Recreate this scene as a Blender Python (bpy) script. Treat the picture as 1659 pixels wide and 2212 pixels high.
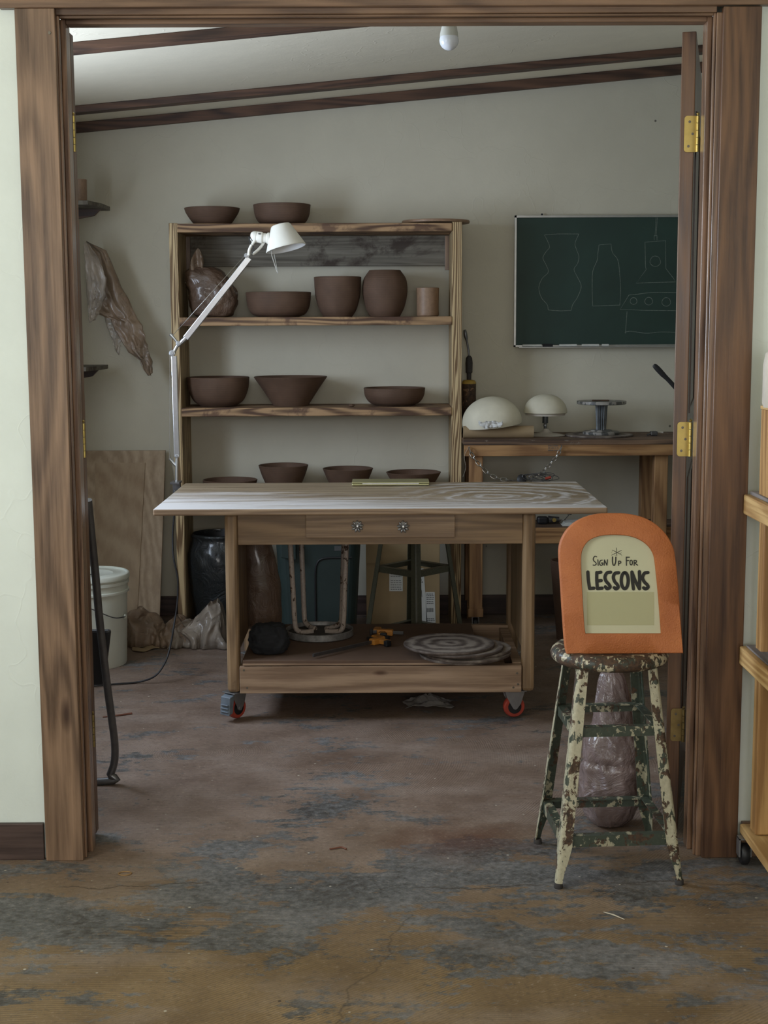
import bpy, bmesh, math, random
from mathutils import Vector, Matrix, noise, Euler

for o in list(bpy.data.objects):
    bpy.data.objects.remove(o, do_unlink=True)
S = bpy.context.scene
COL = S.collection
R = math.radians
random.seed(7)

# ------------------------------------------------------------------ camera
F, CX, CY = 3070.0, 829.5, 1106.0
TH, RHO, HC = R(7.65), 0.0045, 1.366
R0 = Vector((1, 0, 0)); U0 = Vector((0, math.sin(TH), math.cos(TH))); FW = Vector((0, math.cos(TH), -math.sin(TH)))
CR = R0*math.cos(RHO) - U0*math.sin(RHO)
CU = R0*math.sin(RHO) + U0*math.cos(RHO)
CAM = Vector((0, 0, HC))
cd = bpy.data.cameras.new('camera'); cam = bpy.data.objects.new('camera', cd); COL.objects.link(cam)
cd.sensor_fit = 'HORIZONTAL'; cd.sensor_width = 36; cd.lens = F/1659*36
cd.clip_start = 0.05
cam.matrix_world = Matrix(((CR.x, CU.x, -FW.x, 0), (CR.y, CU.y, -FW.y, 0), (CR.z, CU.z, -FW.z, HC), (0, 0, 0, 1)))
S.camera = cam

# ------------------------------------------------------------------ light, exposure
S.view_settings.view_transform = 'Standard'; S.view_settings.look = 'None'
S.view_settings.gamma = 1; S.view_settings.use_curve_mapping = False
S.view_settings.exposure = 1.64
w = bpy.data.worlds.new('world'); S.world = w; w.use_nodes = True
w.node_tree.nodes['Background'].inputs[0].default_value = (0.55, 0.7, 1, 1)
w.node_tree.nodes['Background'].inputs[1].default_value = 0.6

def area(name, loc, rot, sx, sy, power, col, spread=180):
    l = bpy.data.lights.new(name, 'AREA'); l.shape = 'RECTANGLE'; l.size = sx; l.size_y = sy
    l.energy = power; l.color = col; l.spread = R(spread)
    o = bpy.data.objects.new(name, l); COL.objects.link(o); o.location = loc; o.rotation_euler = rot
    return o
# daylight through the back room's left window, and through the front room's rear and left windows
area('window_daylight', (-1.86, 4.55, 1.52), (0, R(-90), 0), 1.1, 1.05, 20, (0.72, 0.84, 1.0))
area('rear_window_daylight', (0.2, -2.15, 1.55), (R(90), 0, 0), 1.9, 1.3, 16, (1.0, 0.93, 0.82))
area('side_window_daylight', (-2.3, 1.7, 1.55), (0, R(-90), 0), 1.3, 1.2, 17.5, (0.96, 1.0, 0.94))

# ------------------------------------------------------------------ pixel -> place
def ray(px, py):
    u = (px-CX)/F; v = (CY-py)/F
    return CR*u + CU*v + FW
def PY(px, py, Y): d = ray(px, py); return CAM + d*(Y/d.y)
def PZ(px, py, Z): d = ray(px, py); return CAM + d*((Z-HC)/d.z)
def PP(px, py, p, n): d = ray(px, py); return CAM + d*((p-CAM).dot(n)/d.dot(n))
def dep(p): return (p-CAM).dot(FW)

# ------------------------------------------------------------------ mesh helpers
ORG = {}
class MB:
    def __init__(s): s.b = bmesh.new()
    def box(s, x0, x1, y0, y1, z0, z1, M=None):
        vs = [s.b.verts.new((x, y, z)) for x in (x0, x1) for y in (y0, y1) for z in (z0, z1)]
        if M: 
            for v in vs: v.co = M @ v.co
        for f in ((0,1,3,2),(4,6,7,5),(0,4,5,1),(2,3,7,6),(0,2,6,4),(1,5,7,3)):
            s.b.faces.new([vs[i] for i in f])
        return s
    def hexa(s, pts):   # bottom 4 (ccw), top 4
        vs = [s.b.verts.new(p) for p in pts]
        for f in ((3,2,1,0),(4,5,6,7),(0,1,5,4),(1,2,6,5),(2,3,7,6),(3,0,4,7)):
            s.b.faces.new([vs[i] for i in f])
        return s
    def loft(s, rings, cap=True, smooth=False, closed=True):
        vr = [[s.b.verts.new(p) for p in r] for r in rings]
        n = len(vr[0]); m = n if closed else n-1
        for a, b in zip(vr, vr[1:]):
            for i in range(m):
                f = s.b.faces.new((a[i], a[(i+1) % n], b[(i+1) % n], b[i])); f.smooth = smooth
        if cap:
            s.b.faces.new(list(reversed(vr[0]))); s.b.faces.new(vr[-1])
        return s
    def tube(s, pts, r, seg=10, cap=True, closed=False, flat=1.0):
        pts = [Vector(p) for p in pts]; n = len(pts)
        rs = r if isinstance(r, (list, tuple)) else [r]*n
        if len(rs) != n: 
            q = [i*(len(rs)-1)/(n-1) for i in range(n)]; rs = [rs[int(a)]*(1-a+int(a)) + rs[min(int(a)+1, len(rs)-1)]*(a-int(a)) for a in q]
        up = None; rings = []
        for i, p in enumerate(pts):
            if closed: t = pts[(i+1) % n]-pts[i-1]
            else: t = pts[min(i+1, n-1)]-pts[max(i-1, 0)]
            t.normalize()
            if up is None:
                a = Vector((0, 0, 1)) if abs(t.z) < .9 else Vector((0, 1, 0))
                up = t.cross(a).normalized()
            up = (up - t*up.dot(t)).normalized(); w2 = t.cross(up)
            rings.append([p + (up*math.cos(2*math.pi*k/seg)*flat + w2*math.sin(2*math.pi*k/seg))*rs[i] for k in range(seg)])
        if closed: rings.append(rings[0])
        if closed:
            vr = [[s.b.verts.new(q) for q in rr] for rr in rings[:-1]]
            for i in range(n):
                a, b = vr[i], vr[(i+1) % n]
                # align the seam
                off = min(range(seg), key=lambda k: (a[0].co-b[k].co).length) if i == n-1 else 0
                for k in range(seg):
                    f = s.b.faces.new((a[k], a[(k+1) % seg], b[(k+1+off) % seg], b[(k+off) % seg])); f.smooth = True
            return s
        return s.loft(rings, cap, True)
    def lathe(s, prof, c=(0, 0, 0), seg=48, M=None, smooth=True, wob=0):
        c = Vector(c); rings = []
        for (r_, z) in prof:
            ring = []
            for k in range(seg):
                a = 2*math.pi*k/seg
                p = Vector((r_*math.cos(a), r_*math.sin(a), z))
                if M: p = M @ p
                ring.append(p + c)
            rings.append(ring)
        vr = []
        for (r_, z), ring in zip(prof, rings):
            if r_ < 1e-6:
                vr.append([s.b.verts.new(ring[0])])
            else: vr.append([s.b.verts.new(p) for p in ring])
        for a, b in zip(vr, vr[1:]):
            for k in range(seg):
                k2 = (k+1) % seg
                if len(a) == 1 and len(b) == 1: continue
                if len(a) == 1: f = s.b.faces.new((a[0], b[k2], b[k]))
                elif len(b) == 1: f = s.b.faces.new((a[k], a[k2], b[0]))
                else: f = s.b.faces.new((a[k], a[k2], b[k2], b[k]))
                f.smooth = smooth
        return s
    def prism(s, poly, ex):  # poly: list of 3D points, ex: extrusion vector
        ex = Vector(ex)
        a = [s.b.verts.new(Vector(p)) for p in poly]; b = [s.b.verts.new(Vector(p)+ex) for p in poly]
        n = len(a)
        s.b.faces.new(a); s.b.faces.new(list(reversed(b)))
        for i in range(n): s.b.faces.new((a[i], b[i], b[(i+1) % n], a[(i+1) % n]))
        return s
    def grid(s, fn, nu, nv, smooth=True):
        vs = [[s.b.verts.new(fn(i/nu, j/nv)) for j in range(nv+1)] for i in range(nu+1)]
        for i in range(nu):
            for j in range(nv):
                f = s.b.faces.new((vs[i][j], vs[i+1][j], vs[i+1][j+1], vs[i][j+1])); f.smooth = smooth
        return s
    def ball(s, fn, nu=48, nv=24):   # fn(theta, phi) -> point, closed blob
        top = s.b.verts.new(fn(0, 0)); bot = s.b.verts.new(fn(0, math.pi))
        rows = [[s.b.verts.new(fn(2*math.pi*i/nu, math.pi*j/nv)) for i in range(nu)] for j in range(1, nv)]
        for i in range(nu):
            f = s.b.faces.new((top, rows[0][i], rows[0][(i+1) % nu])); f.smooth = True
            f = s.b.faces.new((bot, rows[-1][(i+1) % nu], rows[-1][i])); f.smooth = True
            for j in range(nv-2):
                f = s.b.faces.new((rows[j][i], rows[j+1][i], rows[j+1][(i+1) % nu], rows[j][(i+1) % nu])); f.smooth = True
        return s
    def raw(s, name, m, parent): return s.build(name, m, parent, keep=True)
    def build(s, name, m, parent=None, bev=0, solid=0, kind=None, sub=0, keep=False):
        if not keep: bmesh.ops.recalc_face_normals(s.b, faces=s.b.faces)
        for e in s.b.edges:
            if len(e.link_faces) == 2 and e.calc_face_angle(0) > R(48): e.smooth = False
        org = ORG.get(parent.name, Vector()) if parent else Vector()
        if org.length: 
            for v in s.b.verts: v.co -= org
        me = bpy.data.meshes.new(name); s.b.to_mesh(me); s.b.free()
        o = bpy.data.objects.new(name, me); COL.objects.link(o)
        for q in (m if isinstance(m, list) else [m]): me.materials.append(q)
        if parent: o.parent = parent
        ORG[o.name] = org
        if solid:
            q = o.modifiers.new('solid', 'SOLIDIFY'); q.thickness = solid; q.offset = 0
        if bev:
            q = o.modifiers.new('bevel', 'BEVEL'); q.width = bev; q.segments = 2; q.limit_method = 'ANGLE'; q.angle_limit = R(40)
        if sub:
            q = o.modifiers.new('sub', 'SUBSURF'); q.levels = sub; q.render_levels = sub
        if kind: o['kind'] = kind
        return o

def thing(name, label, cat, loc=(0, 0, 0), group=None):
    o = bpy.data.objects.new(name, None); COL.objects.link(o); o.location = loc
    o.empty_display_size = .05
    o['label'] = label; o['category'] = cat
    if group: o['group'] = group
    ORG[o.name] = Vector(loc)
    return o
def tag(o, label, cat, group=None, kind=None):
    o['label'] = label; o['category'] = cat
    if group: o['group'] = group
    if kind: o['kind'] = kind
    return o
def recentre(o):   # a one-mesh thing: put its origin at its own base
    me = o.data
    xs = [v.co.x for v in me.vertices]; ys = [v.co.y for v in me.vertices]; zs = [v.co.z for v in me.vertices]
    c = Vector(((min(xs)+max(xs))/2, (min(ys)+max(ys))/2, min(zs)))
    for v in me.vertices: v.co -= c
    o.location = o.location + c
    return o
def copy_tree(o, parent=None):
    c = o.copy(); COL.objects.link(c); c.parent = parent
    for ch in list(o.children): copy_tree(ch, c)
    return c
def catmull(pts, n=8, closed=False):
    pts = [Vector(p) for p in pts]; out = []; m = len(pts)
    rng = range(m if closed else m-1)
    for i in rng:
        p0 = pts[(i-1) % m] if closed or i > 0 else pts[0]*2-pts[1]
        p1 = pts[i]; p2 = pts[(i+1) % m]
        p3 = pts[(i+2) % m] if closed or i+2 < m else p2*2-p1
        for k in range(n):
            t = k/n
            out.append(0.5*((2*p1) + (p2-p0)*t + (2*p0-5*p1+4*p2-p3)*t*t + (3*p1-p0-3*p2+p3)*t**3))
    if not closed: out.append(pts[-1])
    return out
def fbm(p, s, o=4):
    v = 0; a = 1
    for i in range(o): v += a*noise.noise(Vector(p)*s); s *= 2.1; a *= .5
    return v
def ridge(p, s, o=3):
    v = 0; a = 1
    for i in range(o): v += a*(1-2*abs(noise.noise(Vector(p)*s))); s *= 2; a *= .5
    return v

# ------------------------------------------------------------------ materials
class NT:
    def __init__(s, name):
        s.m = bpy.data.materials.new(name); s.m.use_nodes = True; s.t = s.m.node_tree
        s.p = s.t.nodes['Principled BSDF']; s.tc = s.t.nodes.new('ShaderNodeTexCoord')
    def n(s, ty, **kw):
        o = s.t.nodes.new('ShaderNode'+ty)
        for k, v in kw.items():
            if k.startswith('_'): setattr(o, k[1:], v)
            else:
                i = o.inputs[int(k[1:])] if k[0] == 'i' and k[1:].isdigit() else o.inputs[k.replace('__', ' ')]
                if hasattr(v, 'is_output'): s.t.links.new(v, i)
                else: i.default_value = v
        return o
    def co(s, scale=(1, 1, 1), loc=(0, 0, 0), rot=(0, 0, 0)):
        return s.n('Mapping', Vector=s.tc.outputs['Object'], Scale=scale, Location=loc, Rotation=rot).outputs[0]
    def noise(s, v, scale, detail=4, rough=.55, dist=0):
        return s.n('TexNoise', Vector=v, Scale=scale, Detail=detail, Roughness=rough, Distortion=dist).outputs[0]
    def wave(s, v, scale, dist=0, detail=2, axis='X', dscale=1, kind='BANDS'):
        q = dict(_wave_type=kind, Vector=v, Scale=scale, Distortion=dist, Detail=detail, **{'Detail__Scale': dscale})
        if kind == 'BANDS': q['_bands_direction'] = axis
        else: q['_rings_direction'] = 'Z'
        return s.n('TexWave', **q).outputs[1]
    def ramp(s, f, stops, interp='LINEAR'):
        r_ = s.n('ValToRGB', Fac=f); e = r_.color_ramp; e.interpolation = interp
        while len(e.elements) < len(stops): e.elements.new(.5)
        for q, (pos, c) in zip(e.elements, stops):
            q.position = pos; q.color = (c, c, c, 1) if isinstance(c, (int, float)) else (*c, 1)
        return r_.outputs[0]
    def mix(s, f, a, b, mode='MIX'):
        q = s.n('Mix', _data_type='RGBA', _blend_type=mode)
        for i, v in ((0, f), (6, a), (7, b)):
            if hasattr(v, 'is_output'): s.t.links.new(v, q.inputs[i])
            else: q.inputs[i].default_value = v if i == 0 else (*v, 1)
        return q.outputs[2]
    def math(s, op, a, b=0.0, c=None):
        q = s.n('Math', _operation=op)
        for i, v in enumerate((a, b) if c is None else (a, b, c)):
            if hasattr(v, 'is_output'): s.t.links.new(v, q.inputs[i])
            else: q.inputs[i].default_value = v
        return q.outputs[0]
    def bump(s, h, st=.3, d=.002, prev=None):
        q = s.n('Bump', Strength=st, Distance=d, Height=h)
        if prev: s.t.links.new(prev, q.inputs['Normal'])
        return q.outputs[0]
    def out(s, col=None, rough=None, metal=None, nrm=None, **kw):
        for k, v in (('Base Color', col), ('Roughness', rough), ('Metallic', metal), ('Normal', nrm), *[(k.replace('__', ' '), v) for k, v in kw.items()]):
            if v is None: continue
            if hasattr(v, 'is_output'): s.t.links.new(v, s.p.inputs[k])
            else: s.p.inputs[k].default_value = (*v, 1) if isinstance(v, tuple) and len(v) == 3 else v
        return s.m

def plain(name, c, rough=.5, metal=0, var=.12, vs=30, bump=.1, **kw):
    t = NT(name); v = t.co()
    nz = t.noise(v, vs, 5)
    c1 = tuple(x*(1-var) for x in c); c2 = tuple(min(1, x*(1+var)) for x in c)
    col = t.ramp(nz, [(.3, c1), (.7, c2)])
    return t.out(col, rough, metal, t.bump(t.noise(v, vs*6, 4), bump, .001), **kw)

def wood(name, c1, c2, axis='Z', grain=1.0, rough=.55, knots=0, knotc=None, dirt=None, dirtc=(.5, .45, .4), dirts=3, bump=.35, seed=0, wavy=.5, spec=.5, coat=0, ww=.16, con=1.0):
    t = NT(name)
    L, A = 0.9, 9*grain
    sc = {'X': (L, A, A), 'Y': (A, L, A), 'Z': (A, A, L)}[axis]
    v = t.co(sc, (seed, seed*.7, seed*1.3))
    big = t.noise(v, 1.7, 5, .6, .8)
    vw = t.co({'X': (.02, A, A), 'Y': (A, .02, A), 'Z': (A, A, .02)}[axis], (seed, seed*.7, seed))
    wn = t.n('TexNoise', Vector=v, Scale=.8, Detail=2.0).outputs[1]
    wn = t.n('VectorMath', _operation='SCALE', i0=wn, i3=1.0+2.4*wavy).outputs[0]
    wv = t.wave(t.n('VectorMath', _operation='ADD', i0=vw, i1=wn).outputs[0], 1.5, .8, 2, 'DIAGONAL', 1.0)
    v2 = t.co(tuple(x*(9 if x == A else 2.5) for x in sc), (seed, 0, seed))
    fine = t.noise(v2, 1.6, 5, .65)
    g = t.math('ADD', t.math('MULTIPLY', wv, ww), t.math('ADD', t.math('MULTIPLY', big, .55-ww), t.math('MULTIPLY', fine, .45)))
    col = t.ramp(g, [(.50-.13/con, c1), (.50, tuple((a+b)*.5 for a, b in zip(c1, c2))), (.50+.13/con, c2)])
    if knots:
        kv = t.co({'X': (1.6, 5, 5), 'Y': (5, 1.6, 5), 'Z': (5, 5, 1.6)}[axis], (seed*2.1, seed, seed*.4))
        vo = t.n('TexVoronoi', Vector=kv, Scale=knots, Randomness=1.0).outputs[0]
        vo = t.math('ADD', vo, t.math('MULTIPLY', t.noise(v, 3, 3), .05))
        col = t.mix(t.ramp(vo, [(.05, .9), (.11, 0)]), col, knotc or tuple(x*.35 for x in c1))
    if dirt:
        dn = t.noise(t.co((1, 1, 1), (seed, 3, seed)), dirts, 7, .65, .4)
        col = t.mix(t.ramp(dn, [(dirt, 0), (dirt+.08, .8)]), col, dirtc)
    return t.out(col, t.ramp(fine, [(.3, max(0, rough-.08)), (.7, min(1, rough+.1))]), 0, t.bump(t.math('ADD', fine, t.math('MULTIPLY', wv, .4)), bump, .0012), **({'Coat__Weight': coat, 'Coat__Roughness': .25} if coat else {}))

def wallmat(name, c, spots=True):
    t = NT(name); v = t.co()
    a = t.noise(v, 1.3, 3); b = t.noise(v, 9, 6, .6)
    col = t.ramp(t.math('ADD', t.math('MULTIPLY', a, .6), t.math('MULTIPLY', b, .4)), [(.3, tuple(x*.93 for x in c)), (.7, tuple(x*1.05 for x in c))])
    cr = t.n('TexVoronoi', _feature='DISTANCE_TO_EDGE', Vector=t.n('Vectoradd' if 0 else 'VectorMath', _operation='ADD', i0=v, i1=t.n('TexNoise', Vector=v, Scale=3.0, Detail=3.0).outputs[1]).outputs[0], Scale=1.1).outputs[0]
    crk = t.ramp(cr, [(0, 1), (.006, 0)])
    h = t.math('ADD', t.math('MULTIPLY', t.noise(v, 14, 6, .6), .8), t.math('MULTIPLY', t.noise(v, 90, 3), .25))
    h = t.math('ADD', h, t.math('MULTIPLY', crk, .35))
    if spots:
        vo = t.n('TexVoronoi', Vector=v, Scale=3.2, Randomness=1.0).outputs[0]
        col = t.mix(t.ramp(vo, [(.013, .85), (.02, 0)]), col, (.06, .05, .04))
    return t.out(col, .85, 0, t.bump(h, .35, .004))
M = {}
M['wall_b'] = wallmat('wall paint back', (.575, .54, .435))
M['wall_f'] = wallmat('wall paint front', (.74, .79, .735))
M['ceil'] = wallmat('ceiling paint', (.82, .755, .60), False)
M['stain'] = wood('dark stained pine', (0.085, 0.048, 0.028), (0.27, 0.165, 0.1), 'Z', .8, .42, 1.0, (.035, .014, .008), bump=.25, coat=.15, con=.85, ww=.14, wavy=.7)
M['stain_x'] = wood('dark stained pine across', (0.08, 0.042, 0.024), (0.24, 0.14, 0.08), 'X', .8, .42, .8, (.035, .014, .008), bump=.25, coat=.15, con=.85, ww=.14, wavy=.7)
M['stain_r'] = wood('red brown stained pine', (.050, .021, .010), (.17, .082, .036), 'Z', .7, .4, .9, (.03, .012, .008), bump=.25, seed=4, coat=.2, con=.85, ww=.14, wavy=.7)
M['jamb'] = wood('jamb wood', (.085, .045, .028), (.27, .155, .09), 'Z', 1.1, .3, bump=.2, seed=2, coat=.7)
M['batten'] = wood('ceiling batten wood', (0.035, 0.018, 0.012), (0.13, 0.065, 0.038), 'X', .8, .6, seed=3)
M['base'] = wood('baseboard wood', (.035, .02, .016), (.09, .055, .045), 'X', .8, .5, seed=5)
M['shelf'] = wood('weathered shelf pine', (.085, .042, .022), (.40, .25, .13), 'X', .8, .7, 1.3, (.045, .02, .01), dirt=.53, dirtc=(.085, .04, .025), dirts=6, seed=1, wavy=1.2, ww=.22, con=1.3)
M['post'] = wood('shelf post fir', (.17, .10, .045), (.56, .42, .23), 'Z', 2.2, .65, seed=6, wavy=1.0, bump=.6, ww=.42, con=1.15)
M['plank'] = wood('grey weathered plank', (.09, .078, .060), (.225, .205, .165), 'X', 1.6, .85, dirt=.53, dirtc=(.035, .02, .015), dirts=3.6, seed=9, ww=.08, con=1.0)
M['bench'] = wood('bench pine', (.20, .095, .035), (.40, .22, .09), 'X', .8, .6, 1.2, seed=8, con=1.35)
M['bench_z'] = wood('bench leg pine', (.19, .09, .035), (.38, .21, .09), 'Z', .8, .6, seed=8, con=1.35)
M['benchtop'] = wood('dirty bench top', (.06, .035, .022), (.20, .12, .07), 'X', 1, .75, dirt=.58, dirtc=(.25, .21, .17), dirts=14, seed=2, con=1.35)
M['tframe'] = wood('work table frame wood', (0.18, 0.11, 0.055), (0.33, 0.215, 0.115), 'Z', .9, .5, seed=1, dirt=.66, dirtc=(.10, .05, .02), dirts=9, coat=.1, con=1.35)
M['tframe_x'] = wood('work table apron wood', (0.18, 0.11, 0.055), (0.31, 0.2, 0.105), 'X', .9, .5, seed=1, coat=.1, con=1.35)
M['drawer'] = wood('drawer oak', (0.22, 0.14, 0.08), (0.36, 0.245, 0.145), 'X', 1.6, .5, seed=3, wavy=.3, coat=.1, con=1.35)
M['tray'] = wood('tray pine', (0.23, 0.145, 0.09), (0.42, 0.29, 0.19), 'X', .7, .65, 1.6, (.08, .035, .015), seed=2, con=1.35)
M['mdf'] = plain('brown hardboard', (.125, .074, .047), .75, vs=12)
M['ply'] = wood('plywood sheet', (.30, .215, .14), (.45, .345, .24), 'Z', .5, .75, seed=3, dirt=.57, dirtc=(.24, .17, .12), dirts=2.2)
M['cart'] = wood('cart pine', (.36, .20, .07), (.58, .38, .16), 'Y', .9, .5, 1.4, seed=5, con=1.35)
M['cart_z'] = wood('cart leg pine', (.28, .14, .045), (.50, .29, .11), 'Z', .9, .45, 1.1, seed=7, coat=.2, con=1.35)
M['cart_top'] = wood('worn cart board', (.10, .085, .08), (.27, .235, .22), 'Y', .9, .7, dirt=.56, dirtc=(.2, .10, .07), dirts=9)
M['bat'] = None

def m_floor():
    t = NT('worn concrete floor'); v = t.co()
    sep = t.n('SeparateXYZ', Vector=t.tc.outputs['Object'])
    Y = sep.outputs[1]; X = sep.outputs[0]
    big = t.noise(v, 1.1, 5, .55)
    back = t.math('SMOOTH_MIN', 1.0, t.math('MAXIMUM', t.math('MULTIPLY', t.math('SUBTRACT', t.math('ADD', Y, t.math('MULTIPLY', big, .9)), 3.35), 1.1), 0), .1)
    front = t.ramp(t.noise(v, 3.5, 6, .6), [(.3, (.15, .096, .045)), (.5, (.235, .155, .072)), (.7, (.32, .22, .112))])
    rear = t.ramp(t.noise(v, 4.5, 6, .6, .3), [(.3, (.165, .108, .080)), (.5, (.25, .178, .138)), (.7, (.33, .25, .205))])
    col = t.mix(back, front, rear)
    # combed adhesive lines: straight in some patches, arcs in others
    l1 = t.wave(v, 38, 1.2, 2, 'Y', 3.0)
    l2 = t.wave(t.co((1, 1, 0), (.6, -4.4, 0)), 42, 3.0, 2, 'X', .9, 'RINGS')
    l3 = t.wave(t.co((1, 1, 1), (0, 0, 0), (0, 0, R(52))), 40, 2.0, 2, 'X', 2)
    pm = t.ramp(t.noise(t.co((1, 1, 1), (3, 1, 0)), 1.7, 2), [(.46, 0), (.54, 1)])
    pm2 = t.ramp(t.noise(t.co((1, 1, 1), (9, 5, 0)), 1.6, 2), [(.5, 0), (.57, 1)])
    comb = t.mix(pm2, t.mix(pm, l1, l2), l3)
    combw = t.math('MULTIPLY', comb, t.ramp(t.noise(v, 5, 5, .65), [(.34, .15), (.62, 1)]))
    col = t.mix(t.math('MULTIPLY', t.math('SUBTRACT', 1.0, combw), .46), col, (.07, .042, .024))
    # scraped grey patches with ragged edges, most of them near the doorway
    gm = t.noise(t.co((1, 1.5, 1), (1.2, .35, 0)), 2.3, 10, .72, .25)
    rag = t.noise(t.co((7, 30, 1)), 1.0, 6, .75)
    rag2 = t.noise(v, 30, 5, .8)
    band = t.math('MULTIPLY', t.math('SUBTRACT', 1.0, t.math('MINIMUM', t.math('MULTIPLY', t.math('ABSOLUTE', t.math('SUBTRACT', Y, 3.25)), 1.5), 1.0)), .105)
    gg = t.math('ADD', t.math('ADD', gm, t.math('MULTIPLY', t.math('SUBTRACT', rag, .5), .34)), t.math('ADD', t.math('MULTIPLY', t.math('SUBTRACT', rag2, .5), .28), band))
    patch = t.ramp(gg, [(.55, 0), (.585, .9)])
    gcol = t.ramp(t.math('ADD', t.math('MULTIPLY', t.noise(v, 45, 6, .75), .6), t.math('MULTIPLY', t.noise(v, 3, 3), .4)), [(.40, (.038, .038, .036)), (.5, (.10, .105, .107)), (.60, (.19, .19, .19))])
    col = t.mix(patch, col, gcol)
    # thin sideways flecks, red-brown stain near the stool, pale crumbs
    fl = t.ramp(t.noise(t.co((10, 85, 1), (2, 2, 0)), 1.0, 5, .7), [(.60, 0), (.68, .75)])
    fl = t.math('MULTIPLY', fl, t.ramp(t.noise(v, 2.2, 3), [(.42, 0), (.6, 1)]))
    col = t.mix(fl, col, (.05, .038, .030))
    dx = t.math('SUBTRACT', X, .20); dy = t.math('SUBTRACT', Y, 3.62)
    rr = t.math('SQRT', t.math('ADD', t.math('MULTIPLY', dx, dx), t.math('MULTIPLY', t.math('MULTIPLY', dy, dy), 2.2)))
    rr = t.math('ADD', rr, t.math('MULTIPLY', t.noise(v, 9, 6, .7), .35))
    col = t.mix(t.ramp(rr, [(.22, .6), (.42, 0)]), col, (.095, .030, .014))
    dust = t.ramp(t.noise(t.co((1, 2.2, 1), (7, 3, 0)), 2.4, 6, .6), [(.52, 0), (.72, .35)])
    col = t.mix(dust, col, (.36, .30, .26))
    cr = t.n('TexVoronoi', Vector=v, Scale=13.0, Randomness=1.0).outputs[0]
    col = t.mix(t.ramp(cr, [(.035, .9), (.05, 0)]), col, (.5, .46, .38))
    cr2 = t.n('TexVoronoi', Vector=t.co((1, 1, 1), (5, 5, 0)), Scale=9.0, Randomness=1.0).outputs[0]
    col = t.mix(t.ramp(cr2, [(.025, .9), (.04, 0)]), col, (.035, .022, .015))
    # speckle, then one long hairline crack across the doorway and a few short ones
    sp = t.noise(v, 70, 6, .8)
    col = t.mix(t.ramp(sp, [(.36, .55), (.46, 0)]), col, (.06, .045, .035))
    col = t.mix(t.ramp(sp, [(.56, 0), (.66, .45)]), col, (.40, .33, .25))
    cw = t.noise(t.co((1, .02, 1), (0, 0, 0)), 2.4, 7, .62)
    cl_ = t.math('ABSOLUTE', t.math('SUBTRACT', Y, t.math('ADD', 3.22, t.math('MULTIPLY', cw, .20))))
    cm_ = t.math('MULTIPLY', t.ramp(cl_, [(.0015, .85), (.004, 0)]), t.ramp(t.noise(t.co((1, 1, 1), (4, 4, 0)), 2.2, 4, .6), [(.46, 0), (.5, 1)]))
    cw2 = t.noise(t.co((.02, 1, 1), (3, 0, 0)), 3.0, 7, .6)
    cl2 = t.math('ABSOLUTE', t.math('SUBTRACT', X, t.math('ADD', t.math('MULTIPLY', Y, .3), t.math('ADD', -1.0, t.math('MULTIPLY', cw2, .22)))))
    cm2 = t.math('MULTIPLY', t.ramp(cl2, [(.0006, .6), (.0018, 0)]), t.ramp(Y, [(.3, 1), (.31, 1)]))
    cm2 = t.math('MULTIPLY', cm2, t.math('LESS_THAN', Y, 3.15))
    col = t.mix(t.math('MAXIMUM', cm_, cm2), col, (.05, .034, .022))
    h = t.math('ADD', t.math('MULTIPLY', combw, .5), t.math('ADD', t.math('MULTIPLY', rag2, .5), t.math('MULTIPLY', patch, -.5)))
    rough = t.ramp(t.noise(v, 7, 4), [(.3, .48), (.7, .68)])
    return t.out(col, rough, 0, t.bump(h, .45, .0025))
M['floor'] = m_floor()

def m_clay():
    t = NT('leather hard brown clay'); v = t.co()
    a = t.noise(v, 12, 5)
    ring = t.wave(t.co((.02, .02, 1)), 75, 2.5, 3, 'Z', 1.5)
    grit = t.noise(v, 260, 3)
    col = t.ramp(t.math('ADD', t.math('MULTIPLY', a, .7), t.math('MULTIPLY', ring, .3)), [(.25, (.074, .040, .024)), (.75, (.145, .084, .053))])
    return t.out(col, .75, 0, t.bump(t.math('ADD', ring, t.math('MULTIPLY', grit, .6)), .35, .0012))
M['clay'] = m_clay()
def m_bat():
    t = NT('wooden throwing bat'); v = t.co()
    ring = t.wave(t.co((1, 1, 0)), 6, 3, 4, 'X', 3, 'RINGS')
    n = t.noise(v, 14, 6, .65)
    col = t.ramp(t.math('ADD', t.math('MULTIPLY', ring, .3), t.math('MULTIPLY', n, .75)), [(.34, (.07, .05, .04)), (.5, (.15, .12, .10)), (.66, (.27, .23, .19))])
    return t.out(col, .8, 0, t.bump(n, .4, .002))
M['bat'] = m_bat()
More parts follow.
